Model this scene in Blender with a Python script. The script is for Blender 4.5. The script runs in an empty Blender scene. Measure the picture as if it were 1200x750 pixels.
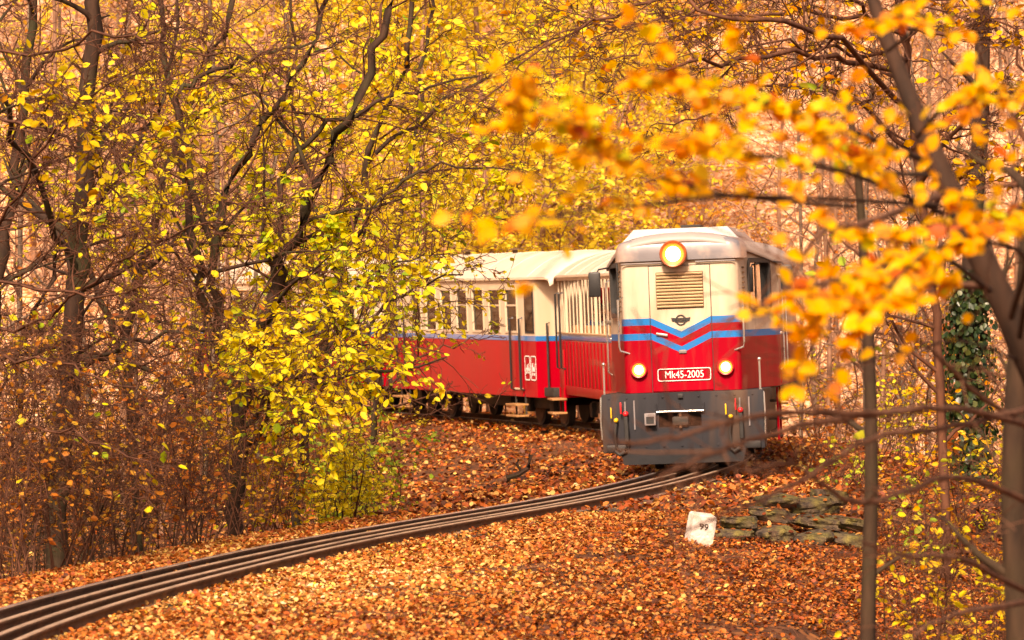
import bpy, bmesh, math, random
import numpy as np
from mathutils import Vector, Matrix

# ------------------------------------------------------------------ camera, sky, sun, exposure
S = bpy.context.scene
C = S.collection
F = 5000.0            # focal length in photo pixels (1200 wide)
CAMZ = 2.2
HY = 355.0
cam = bpy.data.cameras.new('camera')
cam.lens = 150.0; cam.sensor_width = 36.0; cam.clip_end = 2000.0; cam.clip_start = 0.5
cam.dof.use_dof = True; cam.dof.focus_distance = 47.0; cam.dof.aperture_fstop = 5.0
camo = bpy.data.objects.new('camera', cam); C.objects.link(camo)
camo.location = (0, 0, CAMZ)
camo.rotation_euler = (math.radians(90) - math.atan(20 / F), 0, 0)
S.camera = camo

SUN_EL, SUN_AZ = math.radians(42), math.radians(192)     # azimuth clockwise from +Y: from behind the camera, left
w = bpy.data.worlds.new('World'); S.world = w; w.use_nodes = True
wn = w.node_tree
sky = wn.nodes.new('ShaderNodeTexSky'); sky.sky_type = 'NISHITA'; sky.sun_disc = False
sky.sun_elevation = SUN_EL; sky.sun_rotation = SUN_AZ
sky.air_density = 1.0; sky.dust_density = 6.0; sky.ozone_density = 0.5
bg = wn.nodes['Background']; bg.inputs['Strength'].default_value = 0.10
wn.links.new(sky.outputs[0], bg.inputs[0])
sl = bpy.data.lights.new('sun', 'SUN'); sl.energy = 3.8; sl.angle = math.radians(6); sl.color = (1.0, 0.93, 0.83)
so = bpy.data.objects.new('sun', sl); C.objects.link(so)
sd = Vector((math.sin(SUN_AZ) * math.cos(SUN_EL), math.cos(SUN_AZ) * math.cos(SUN_EL), math.sin(SUN_EL)))
so.rotation_euler = sd.to_track_quat('Z', 'Y').to_euler()
so.location = (-20, -20, 40)
vs = S.view_settings
vs.view_transform = 'Standard'; vs.look = 'None'; vs.gamma = 1.0; vs.use_curve_mapping = False
vs.exposure = 0.98
vs.use_white_balance = True; vs.white_balance_temperature = 8600; vs.white_balance_tint = 22
S.cycles.use_denoising = True
try:
    S.cycles.denoiser = 'OPENIMAGEDENOISE'
except Exception:
    pass
S.cycles.max_bounces = 6; S.cycles.diffuse_bounces = 3; S.cycles.transmission_bounces = 4
S.cycles.transparent_max_bounces = 8; S.cycles.sample_clamp_indirect = 6.0
S.cycles.caustics_reflective = False; S.cycles.caustics_refractive = False

RNG = random.Random(11)
NR = np.random.default_rng(11)

def P(px, py, d):
    return Vector(((px - 600) * d / F, d, CAMZ - (py - HY) * d / F))

# ------------------------------------------------------------------ materials
M = {}
def nodes(name):
    m = bpy.data.materials.new(name); m.use_nodes = True; M[name] = m
    nt = m.node_tree
    return m, nt, nt.nodes['Principled BSDF'], nt.nodes['Material Output']

def ramp(nt, stops, interp='LINEAR'):
    r = nt.nodes.new('ShaderNodeValToRGB'); r.color_ramp.interpolation = interp
    el = r.color_ramp.elements
    while len(el) < len(stops): el.new(0.5)
    for e, (p, c) in zip(el, stops):
        e.position = p; e.color = (*c, 1)
    return r

def mat(name, col, rough=0.5, metal=0.0, vary=0.25, scale=6.0, bump=0.0, bscale=40.0, spec=0.5, dirt=None, dscale=3.0, coat=0.0, streak=False):
    """paint / metal / wood with uneven tone, optional dirt patches and fine relief"""
    m, nt, b, out = nodes(name)
    tc = nt.nodes.new('ShaderNodeTexCoord')
    src = tc.outputs['Object']
    if streak:
        mp = nt.nodes.new('ShaderNodeMapping'); mp.inputs['Scale'].default_value = (1, 1, 0.12)
        nt.links.new(src, mp.inputs[0]); src = mp.outputs[0]
    n = nt.nodes.new('ShaderNodeTexNoise'); n.inputs['Scale'].default_value = scale; n.inputs['Detail'].default_value = 5
    nt.links.new(src, n.inputs['Vector'])
    lo = tuple(c * (1 - vary) for c in col); hi = tuple(min(1, c * (1 + vary)) for c in col)
    r = ramp(nt, [(0.3, lo), (0.7, hi)]); nt.links.new(n.outputs[0], r.inputs[0])
    colout = r.outputs[0]
    if dirt:
        n2 = nt.nodes.new('ShaderNodeTexNoise'); n2.inputs['Scale'].default_value = dscale; n2.inputs['Detail'].default_value = 7
        nt.links.new(src, n2.inputs['Vector'])
        r2 = ramp(nt, [(0.5, (0, 0, 0)), (0.72, (0.8, 0.8, 0.8))]); nt.links.new(n2.outputs[0], r2.inputs[0])
        mx = nt.nodes.new('ShaderNodeMix'); mx.data_type = 'RGBA'
        nt.links.new(r2.outputs[0], mx.inputs[0]); nt.links.new(colout, mx.inputs[6]); mx.inputs[7].default_value = (*dirt, 1)
        colout = mx.outputs[2]
    nt.links.new(colout, b.inputs['Base Color'])
    rr = nt.nodes.new('ShaderNodeMapRange'); rr.inputs[3].default_value = max(0.02, rough - 0.1); rr.inputs[4].default_value = min(1, rough + 0.12)
    nt.links.new(n.outputs[0], rr.inputs[0]); nt.links.new(rr.outputs[0], b.inputs['Roughness'])
    b.inputs['Metallic'].default_value = metal; b.inputs['Specular IOR Level'].default_value = spec
    b.inputs['Coat Weight'].default_value = coat
    if bump:
        nb = nt.nodes.new('ShaderNodeTexNoise'); nb.inputs['Scale'].default_value = bscale; nb.inputs['Detail'].default_value = 6
        nt.links.new(src, nb.inputs['Vector'])
        bp = nt.nodes.new('ShaderNodeBump'); bp.inputs['Strength'].default_value = bump; bp.inputs['Distance'].default_value = 0.02
        nt.links.new(nb.outputs[0], bp.inputs['Height']); nt.links.new(bp.outputs[0], b.inputs['Normal'])
    return m

def leafmat(name, stops, trans=0.45, rough=0.55):
    """leaf blade: colour picked leaf by leaf from its own 'tint' number, light passing through the blade"""
    m, nt, b, out = nodes(name)
    nt.nodes.remove(b)
    at = nt.nodes.new('ShaderNodeAttribute'); at.attribute_name = 'tint'
    r = ramp(nt, stops); nt.links.new(at.outputs['Fac'], r.inputs[0])
    n = nt.nodes.new('ShaderNodeTexNoise'); n.inputs['Scale'].default_value = 30
    tc = nt.nodes.new('ShaderNodeTexCoord'); nt.links.new(tc.outputs['Object'], n.inputs['Vector'])
    mr = nt.nodes.new('ShaderNodeMapRange'); mr.inputs[3].default_value = 0.7; mr.inputs[4].default_value = 1.25
    nt.links.new(n.outputs[0], mr.inputs[0])
    mx = nt.nodes.new('ShaderNodeMix'); mx.data_type = 'RGBA'; mx.blend_type = 'MULTIPLY'; mx.inputs[0].default_value = 1
    nt.links.new(r.outputs[0], mx.inputs[6]); nt.links.new(mr.outputs[0], mx.inputs[7])
    d = nt.nodes.new('ShaderNodeBsdfPrincipled'); d.inputs['Roughness'].default_value = rough; d.inputs['Specular IOR Level'].default_value = 0.3
    t = nt.nodes.new('ShaderNodeBsdfTranslucent')
    nt.links.new(mx.outputs[2], d.inputs['Base Color']); nt.links.new(mx.outputs[2], t.inputs['Color'])
    ms = nt.nodes.new('ShaderNodeMixShader'); ms.inputs[0].default_value = trans
    nt.links.new(d.outputs[0], ms.inputs[1]); nt.links.new(t.outputs[0], ms.inputs[2])
    nt.links.new(ms.outputs[0], out.inputs['Surface'])
    return m

YEL = [(0.0, (0.14, 0.26, 0.012)), (0.14, (0.36, 0.44, 0.015)), (0.28, (0.66, 0.57, 0.02)), (0.7, (0.82, 0.60, 0.03)), (0.9, (0.76, 0.40, 0.015)), (1.0, (0.45, 0.14, 0.01))]
leafmat('leaf_far_orange', [(0.0, (0.86, 0.60, 0.08)), (0.45, (0.80, 0.42, 0.08)), (1.0, (0.66, 0.22, 0.05))], trans=0.5)
leafmat('leaf_far', [(0.0, (0.40, 0.48, 0.03)), (0.2, (0.80, 0.66, 0.05)), (0.75, (0.90, 0.66, 0.08)), (1.0, (0.80, 0.38, 0.03))], trans=0.5)
leafmat('leaf_yellow', YEL)
leafmat('leaf_gold', [(0.0, (0.50, 0.52, 0.02)), (0.12, (0.78, 0.52, 0.012)), (0.5, (0.86, 0.43, 0.008)), (0.85, (0.80, 0.28, 0.006)), (1.0, (0.52, 0.10, 0.008))], trans=0.5)
leafmat('leaf_green', [(0.0, (0.12, 0.24, 0.02)), (0.35, (0.26, 0.38, 0.03)), (0.7, (0.52, 0.52, 0.04)), (1.0, (0.72, 0.50, 0.04))])
leafmat('leaf_orange', [(0.0, (0.62, 0.40, 0.04)), (0.4, (0.58, 0.22, 0.03)), (0.8, (0.48, 0.12, 0.02)), (1.0, (0.25, 0.06, 0.02))])
leafmat('leaf_litter', [(0.0, (0.014, 0.006, 0.004)), (0.18, (0.07, 0.018, 0.006)), (0.36, (0.25, 0.045, 0.007)), (0.55, (0.44, 0.11, 0.011)), (0.70, (0.33, 0.13, 0.03)), (0.82, (0.56, 0.27, 0.07)), (0.92, (0.62, 0.38, 0.14)), (0.95, (0.66, 0.40, 0.02)), (1.0, (0.70, 0.50, 0.27))], trans=0.15, rough=0.6)
leafmat('leaf_ivy', [(0.0, (0.008, 0.020, 0.007)), (0.6, (0.020, 0.042, 0.012)), (1.0, (0.07, 0.08, 0.02))], trans=0.12, rough=0.35)

def barkmat(name, a, b_, moss=None):
    m, nt, b, out = nodes(name)
    tc = nt.nodes.new('ShaderNodeTexCoord')
    mp = nt.nodes.new('ShaderNodeMapping'); mp.inputs['Scale'].default_value = (1, 1, 0.25); nt.links.new(tc.outputs['Object'], mp.inputs[0])
    n = nt.nodes.new('ShaderNodeTexNoise'); n.inputs['Scale'].default_value = 14; n.inputs['Detail'].default_value = 8; nt.links.new(mp.outputs[0], n.inputs['Vector'])
    r = ramp(nt, [(0.3, a), (0.7, b_)]); nt.links.new(n.outputs[0], r.inputs[0]); co = r.outputs[0]
    if moss:
        n2 = nt.nodes.new('ShaderNodeTexNoise'); n2.inputs['Scale'].default_value = 2.2; n2.inputs['Detail'].default_value = 6; nt.links.new(tc.outputs['Object'], n2.inputs['Vector'])
        r2 = ramp(nt, [(0.48, (0, 0, 0)), (0.62, (0.9, 0.9, 0.9))]); nt.links.new(n2.outputs[0], r2.inputs[0])
        mx = nt.nodes.new('ShaderNodeMix'); mx.data_type = 'RGBA'; nt.links.new(r2.outputs[0], mx.inputs[0]); nt.links.new(co, mx.inputs[6]); mx.inputs[7].default_value = (*moss, 1)
        co = mx.outputs[2]
    nt.links.new(co, b.inputs['Base Color']); b.inputs['Roughness'].default_value = 0.85; b.inputs['Specular IOR Level'].default_value = 0.25
    bp = nt.nodes.new('ShaderNodeBump'); bp.inputs['Strength'].default_value = 0.6; bp.inputs['Distance'].default_value = 0.02
    nt.links.new(n.outputs[0], bp.inputs['Height']); nt.links.new(bp.outputs[0], b.inputs['Normal'])
    return m
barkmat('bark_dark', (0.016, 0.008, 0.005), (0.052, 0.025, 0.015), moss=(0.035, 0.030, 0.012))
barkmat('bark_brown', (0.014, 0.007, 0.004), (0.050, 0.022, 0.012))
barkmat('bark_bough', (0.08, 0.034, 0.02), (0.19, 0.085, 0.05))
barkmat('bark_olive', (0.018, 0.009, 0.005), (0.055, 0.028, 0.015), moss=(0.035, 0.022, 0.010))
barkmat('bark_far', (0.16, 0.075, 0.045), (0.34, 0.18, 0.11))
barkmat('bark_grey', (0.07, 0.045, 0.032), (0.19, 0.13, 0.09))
barkmat('bark_twig', (0.05, 0.018, 0.010), (0.13, 0.05, 0.027))

# leaf-strewn soil
m, nt, b, out = nodes('forest_floor')
tc = nt.nodes.new('ShaderNodeTexCoord')
v1 = nt.nodes.new('ShaderNodeTexVoronoi'); v1.inputs['Scale'].default_value = 11.0; nt.links.new(tc.outputs['Object'], v1.inputs['Vector'])
n1 = nt.nodes.new('ShaderNodeTexNoise'); n1.inputs['Scale'].default_value = 0.35; n1.inputs['Detail'].default_value = 6; nt.links.new(tc.outputs['Object'], n1.inputs['Vector'])
sep = nt.nodes.new('ShaderNodeSeparateColor'); nt.links.new(v1.outputs['Color'], sep.inputs[0])
r1 = ramp(nt, [(0.0, (0.30, 0.10, 0.04)), (0.3, (0.64, 0.28, 0.13)), (0.65, (0.78, 0.43, 0.25)), (1.0, (0.88, 0.62, 0.44))]); nt.links.new(sep.outputs[0], r1.inputs[0])
r2 = ramp(nt, [(0.35, (0.62, 0.58, 0.55)), (0.65, (1.0, 1.0, 1.0))]); nt.links.new(n1.outputs[0], r2.inputs[0])
mx = nt.nodes.new('ShaderNodeMix'); mx.data_type = 'RGBA'; mx.blend_type = 'MULTIPLY'; mx.inputs[0].default_value = 1
nt.links.new(r1.outputs[0], mx.inputs[6]); nt.links.new(r2.outputs[0], mx.inputs[7]); sxx = nt.nodes.new('ShaderNodeSeparateXYZ'); nt.links.new(tc.outputs['Object'], sxx.inputs[0])
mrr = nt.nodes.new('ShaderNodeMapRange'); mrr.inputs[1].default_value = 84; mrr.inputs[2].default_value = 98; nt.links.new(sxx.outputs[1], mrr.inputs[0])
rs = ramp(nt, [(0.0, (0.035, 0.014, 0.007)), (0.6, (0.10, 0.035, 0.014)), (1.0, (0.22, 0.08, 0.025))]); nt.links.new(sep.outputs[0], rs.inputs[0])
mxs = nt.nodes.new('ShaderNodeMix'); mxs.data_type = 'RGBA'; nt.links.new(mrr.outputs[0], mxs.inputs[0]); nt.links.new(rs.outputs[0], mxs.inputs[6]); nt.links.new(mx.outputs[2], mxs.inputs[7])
nt.links.new(mxs.outputs[2], b.inputs['Base Color'])
b.inputs['Roughness'].default_value = 0.8; b.inputs['Specular IOR Level'].default_value = 0.2
bp = nt.nodes.new('ShaderNodeBump'); bp.inputs['Strength'].default_value = 0.8; bp.inputs['Distance'].default_value = 0.04
nt.links.new(sep.outputs[1], bp.inputs['Height']); nt.links.new(bp.outputs[0], b.inputs['Normal'])

def railmat(name, head, side, rough, metal):
    m = mat(name, side, 0.7, 0.1, 0.45, 7, 0.5, 60, dirt=tuple(c * 1.9 for c in side), dscale=2)
    nt = m.node_tree; b = nt.nodes['Principled BSDF']
    geo = nt.nodes.new('ShaderNodeNewGeometry'); sx = nt.nodes.new('ShaderNodeSeparateXYZ'); nt.links.new(geo.outputs['True Normal'], sx.inputs[0])
    up = nt.nodes.new('ShaderNodeMath'); up.operation = 'GREATER_THAN'; up.inputs[1].default_value = 0.6; nt.links.new(sx.outputs[2], up.inputs[0])
    tc = nt.nodes.new('ShaderNodeTexCoord'); n = nt.nodes.new('ShaderNodeTexNoise'); n.inputs['Scale'].default_value = 3; n.inputs['Detail'].default_value = 7; nt.links.new(tc.outputs['Object'], n.inputs['Vector'])
    r = ramp(nt, [(0.35, tuple(c * .65 for c in head)), (0.65, head)]); nt.links.new(n.outputs[0], r.inputs[0])
    src = b.inputs['Base Color'].links[0].from_socket
    mx = nt.nodes.new('ShaderNodeMix'); mx.data_type = 'RGBA'; nt.links.new(up.outputs[0], mx.inputs[0]); nt.links.new(src, mx.inputs[6]); nt.links.new(r.outputs[0], mx.inputs[7]); nt.links.new(mx.outputs[2], b.inputs['Base Color'])
    for sock, v0, v1 in (('Roughness', .8, rough), ('Metallic', .1, metal)):
        mr = nt.nodes.new('ShaderNodeMapRange'); mr.inputs[3].default_value = v0; mr.inputs[4].default_value = v1; nt.links.new(up.outputs[0], mr.inputs[0]); nt.links.new(mr.outputs[0], b.inputs[sock])
railmat('rust', (0.42, 0.29, 0.20), (0.10, 0.045, 0.022), 0.5, 0.3)
railmat('rail_steel', (0.75, 0.68, 0.64), (0.07, 0.035, 0.022), 0.28, 0.9)
mat('sleeper_wood', (0.05, 0.032, 0.022), 0.85, 0, 0.4, 6, 0.6, 30)
mat('cream', (0.58, 0.46, 0.33), 0.38, 0, 0.06, 2, 0, dirt=(0.50, 0.35, 0.22), dscale=1.6, streak=True, spec=.06)
mat('red', (0.34, 0.002, 0.011), 0.3, 0, 0.12, 2, dirt=(0.30, 0.004, 0.010), dscale=1.4, streak=True, spec=.06)
mat('blue', (0.004, 0.15, 0.42), 0.32, 0, 0.1, 2, coat=0.3)
mat('roof_paint', (0.50, 0.41, 0.33), 0.5, 0, 0.08, 1.5, 0.1, 20, dirt=(0.42, 0.32, 0.24), dscale=1.8)
mat('roof_grey', (0.19, 0.17, 0.175), 0.45, 0.1, 0.15, 2, 0.1, 20, dirt=(0.17, 0.12, 0.10), dscale=2.5)
mat('beam_grey', (0.026, 0.026, 0.031), 0.6, 0.0, 0.2, 3, 0.15, 25, dirt=(0.10, 0.06, 0.04), dscale=2.2, streak=True, spec=.1)
mat('black', (0.016, 0.015, 0.016), 0.45, 0, 0.3, 5)
mat('under_dark', (0.022, 0.017, 0.014), 0.7, 0.1, 0.4, 5, 0.3, 20, dirt=(0.06, 0.035, 0.02))
mat('chrome', (0.72, 0.68, 0.64), 0.28, 0.9, 0.1, 5)
mat('white_paint', (0.80, 0.76, 0.72), 0.5, 0, 0.05, 6)
mat('yellow_paint', (0.75, 0.45, 0.02), 0.45, 0, 0.15, 6)
mat('valve_red', (0.60, 0.015, 0.02), 0.4, 0, 0.15, 6)
mat('grille_brown', (0.10, 0.05, 0.02), 0.6, 0.2, 0.3, 6)
mat('slat_cream', (0.50, 0.35, 0.20), 0.45, 0, 0.12, 6)
mat('rubber', (0.02, 0.018, 0.017), 0.75, 0, 0.3, 8)
mat('bench_wood', (0.32, 0.16, 0.06), 0.5, 0, 0.25, 8)
mat('interior', (0.05, 0.027, 0.016), 0.7, 0, 0.2, 3)
mat('limestone', (0.62, 0.55, 0.50), 0.8, 0, 0.15, 7, 0.5, 40, dirt=(0.30, 0.20, 0.13), dscale=7)
mat('skin', (0.62, 0.36, 0.25), 0.5, 0, 0.05, 6)
mat('hair', (0.05, 0.03, 0.02), 0.6, 0, 0.3, 30)
mat('cloth_dark', (0.025, 0.027, 0.035), 0.85, 0, 0.3, 20)
mat('cloth_blue', (0.04, 0.10, 0.26), 0.85, 0, 0.2, 20)
mat('cloth_tan', (0.36, 0.20, 0.10), 0.85, 0, 0.2, 20)
mat('cloth_white', (0.6, 0.55, 0.5), 0.85, 0, 0.1, 20)
# mossy rock
m, nt, b, out = nodes('mossy_rock')
tc = nt.nodes.new('ShaderNodeTexCoord'); geo = nt.nodes.new('ShaderNodeNewGeometry')
n1 = nt.nodes.new('ShaderNodeTexNoise'); n1.inputs['Scale'].default_value = 16; n1.inputs['Detail'].default_value = 9; nt.links.new(tc.outputs['Object'], n1.inputs['Vector'])
r1 = ramp(nt, [(0.3, (0.02, 0.012, 0.009)), (0.7, (0.13, 0.085, 0.05))]); nt.links.new(n1.outputs[0], r1.inputs[0])
n2 = nt.nodes.new('ShaderNodeTexNoise'); n2.inputs['Scale'].default_value = 4; n2.inputs['Detail'].default_value = 6; nt.links.new(tc.outputs['Object'], n2.inputs['Vector'])
r2 = ramp(nt, [(0.44, (0, 0, 0)), (0.60, (0.95, 0.95, 0.95))]); nt.links.new(n2.outputs[0], r2.inputs[0])
r3 = ramp(nt, [(0.3, (0.035, 0.030, 0.008)), (0.7, (0.16, 0.125, 0.03))]); nt.links.new(n1.outputs[0], r3.inputs[0])
mx = nt.nodes.new('ShaderNodeMix'); mx.data_type = 'RGBA'; nt.links.new(r2.outputs[0], mx.inputs[0]); nt.links.new(r1.outputs[0], mx.inputs[6]); nt.links.new(r3.outputs[0], mx.inputs[7])
nt.links.new(mx.outputs[2], b.inputs['Base Color']); b.inputs['Roughness'].default_value = 0.9
bp = nt.nodes.new('ShaderNodeBump'); bp.inputs['Strength'].default_value = 1.0; bp.inputs['Distance'].default_value = 0.06
nt.links.new(n1.outputs[0], bp.inputs['Height']); nt.links.new(bp.outputs[0], b.inputs['Normal'])
# glass
def glassmat(name, tint, alpha, ior=1.5):
    m, nt, b, out = nodes(name); nt.nodes.remove(b)
    g = nt.nodes.new('ShaderNodeBsdfGlossy'); g.inputs['Roughness'].default_value = 0.04
    t = nt.nodes.new('ShaderNodeBsdfTransparent'); t.inputs['Color'].default_value = (*tint, 1)
    fr = nt.nodes.new('ShaderNodeFresnel'); fr.inputs['IOR'].default_value = ior
    mr = nt.nodes.new('ShaderNodeMath'); mr.operation = 'ADD'; mr.inputs[1].default_value = alpha; mr.use_clamp = True
    nt.links.new(fr.outputs[0], mr.inputs[0])
    ms = nt.nodes.new('ShaderNodeMixShader'); nt.links.new(mr.outputs[0], ms.inputs[0]); nt.links.new(t.outputs[0], ms.inputs[1]); nt.links.new(g.outputs[0], ms.inputs[2])
    nt.links.new(ms.outputs[0], out.inputs['Surface'])
glassmat('glass', (0.22, 0.19, 0.17), 0.02, 1.18)
glassmat('cab_glass', (0.85, 0.84, 0.82), 0.22)
mat('guard_grey', (0.016, 0.016, 0.018), 0.7, 0, 0.3, 4, 0.2, 25, dirt=(0.04, 0.025, 0.018), spec=.12)
mat('bulkhead', (0.42, 0.40, 0.36), 0.6, 0, 0.1, 3)
# lamp glass: lit
def lampmat(name, col, st):
    m, nt, b, out = nodes(name)
    b.inputs['Base Color'].default_value = (*col, 1); b.inputs['Emission Color'].default_value = (*col, 1); b.inputs['Emission Strength'].default_value = st
lampmat('lamp_lit', (1.0, 0.72, 0.34), 9.0)
lampmat('lamp_reflector', (1.0, 0.26, 0.04), 0.35)

# locomotive livery: cream above, red below, blue stripes that dip in a V on the front door (flat paint)
def livery():
    m, nt, b, out = nodes('locomotive_livery')
    N = nt.nodes.new; L = nt.links.new
    tc = N('ShaderNodeTexCoord'); sx = N('ShaderNodeSeparateXYZ'); L(tc.outputs['Object'], sx.inputs[0])
    def mth(op, a, c=None, clamp=False):
        q = N('ShaderNodeMath'); q.operation = op; q.use_clamp = clamp
        for i, s in enumerate((a, c)):
            if s is None: continue
            if isinstance(s, (int, float)): q.inputs[i].default_value = s
            else: L(s, q.inputs[i])
        return q.outputs[0]
    u, v, z = sx.outputs[0], sx.outputs[1], sx.outputs[2]
    tri = mth('SUBTRACT', 1.0, mth('DIVIDE', mth('ABSOLUTE', u), 0.39), True)
    front = mth('LESS_THAN', v, 0.40)
    dip = mth('MULTIPLY', mth('MULTIPLY', tri, 0.185), front)
    zz = mth('ADD', z, dip)
    nose = mth('LESS_THAN', v, 0.62)
    def band(a, c): return mth('MULTIPLY', mth('GREATER_THAN', zz, a), mth('LESS_THAN', zz, c))
    lowb = band(1.730, 1.818)
    upb = mth('MULTIPLY', band(1.925, 2.015), nose)
    blue = mth('ADD', lowb, upb, True)
    top_nose = mth('GREATER_THAN', zz, 2.015); top_side = mth('GREATER_THAN', zz, 1.818)
    cream = mth('ADD', mth('MULTIPLY', top_nose, nose), mth('MULTIPLY', top_side, mth('SUBTRACT', 1.0, nose)), True)
    n = N('ShaderNodeTexNoise'); n.inputs['Scale'].default_value = 2.0; n.inputs['Detail'].default_value = 6
    mp = N('ShaderNodeMapping'); mp.inputs['Scale'].default_value = (1, 1, 0.3); L(tc.outputs['Object'], mp.inputs[0]); L(mp.outputs[0], n.inputs['Vector'])
    rr = ramp(nt, [(0.35, (0.27, 0.0015, 0.010)), (0.7, (0.35, 0.002, 0.013))]); L(n.outputs[0], rr.inputs[0])
    rc = ramp(nt, [(0.30, (0.42, 0.31, 0.22)), (0.48, (0.56, 0.45, 0.34)), (0.8, (0.60, 0.49, 0.38))]); L(n.outputs[0], rc.inputs[0])
    m1 = N('ShaderNodeMix'); m1.data_type = 'RGBA'; L(cream, m1.inputs[0]); L(rr.outputs[0], m1.inputs[6]); L(rc.outputs[0], m1.inputs[7])
    m2 = N('ShaderNodeMix'); m2.data_type = 'RGBA'; L(blue, m2.inputs[0]); L(m1.outputs[2], m2.inputs[6]); m2.inputs[7].default_value = (0.004, 0.15, 0.42, 1)
    ng = N('ShaderNodeTexNoise'); ng.inputs['Scale'].default_value = 5.0; ng.inputs['Detail'].default_value = 8; ng.inputs['Roughness'].default_value = 0.7
    mg = N('ShaderNodeMapping'); mg.inputs['Scale'].default_value = (2.2, 2.2, 0.22); L(tc.outputs['Object'], mg.inputs[0]); L(mg.outputs[0], ng.inputs['Vector'])
    rg = ramp(nt, [(0.50, (0, 0, 0)), (0.80, (0.34, 0.34, 0.34))]); L(ng.outputs[0], rg.inputs[0])
    m3 = N('ShaderNodeMix'); m3.data_type = 'RGBA'; L(rg.outputs[0], m3.inputs[0]); L(m2.outputs[2], m3.inputs[6]); m3.inputs[7].default_value = (0.16, 0.08, 0.045, 1)
    m2 = m3
    L(m2.outputs[2], b.inputs['Base Color']); b.inputs['Roughness'].default_value = 0.5; b.inputs['Specular IOR Level'].default_value = 0.06
    nb = N('ShaderNodeTexNoise'); nb.inputs['Scale'].default_value = 3.0
    L(tc.outputs['Object'], nb.inputs['Vector'])
    bp = N('ShaderNodeBump'); bp.inputs['Strength'].default_value = 0.12; bp.inputs['Distance'].default_value = 0.03
    L(nb.outputs[0], bp.inputs['Height']); L(bp.outputs[0], b.inputs['Normal'])
livery()

# ------------------------------------------------------------------ object helpers
def link(name, me, material=None, parent=None):
    o = bpy.data.objects.new(name, me); C.objects.link(o)
    if material is not None and me is not None and not me.materials:
        me.materials.append(M[material] if isinstance(material, str) else material)
    o.parent = parent
    return o

def tag(o, label=None, cat=None, group=None, kind=None):
    if label: o['label'] = label
    if cat: o['category'] = cat
    if group: o['group'] = group
    if kind: o['kind'] = kind
    return o

def thing(name, label, cat, loc=(0, 0, 0), rot=(0, 0, 0), group=None):
    o = bpy.data.objects.new(name, None); C.objects.link(o); o.empty_display_size = 0.3
    o.location = loc; o.rotation_euler = rot
    return tag(o, label, cat, group)

def copy_tree(o, parent=None):
    c = o.copy(); C.objects.link(c); c.parent = parent
    for ch in list(o.children): copy_tree(ch, c)
    return c

def arr_mesh(name, verts, faces, tint=None, smooth=False):
    """verts (n,3), faces (m,k) all with k corners"""
    verts = np.asarray(verts, np.float32); faces = np.asarray(faces, np.int32)
    me = bpy.data.meshes.new(name)
    k = faces.shape[1]
    me.vertices.add(len(verts)); me.vertices.foreach_set('co', verts.ravel())
    me.loops.add(faces.size); me.loops.foreach_set('vertex_index', faces.ravel())
    me.polygons.add(len(faces))
    me.polygons.foreach_set('loop_start', np.arange(0, faces.size, k, dtype=np.int32))
    try:
        me.polygons.foreach_set('loop_total', np.full(len(faces), k, np.int32))
    except Exception:
        pass
    if smooth: me.polygons.foreach_set('use_smooth', np.ones(len(faces), bool))
    if tint is not None:
        a = me.attributes.new('tint', 'FLOAT', 'POINT'); a.data.foreach_set('value', np.asarray(tint, np.float32))
    me.update(calc_edges=True)
    return me

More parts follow.
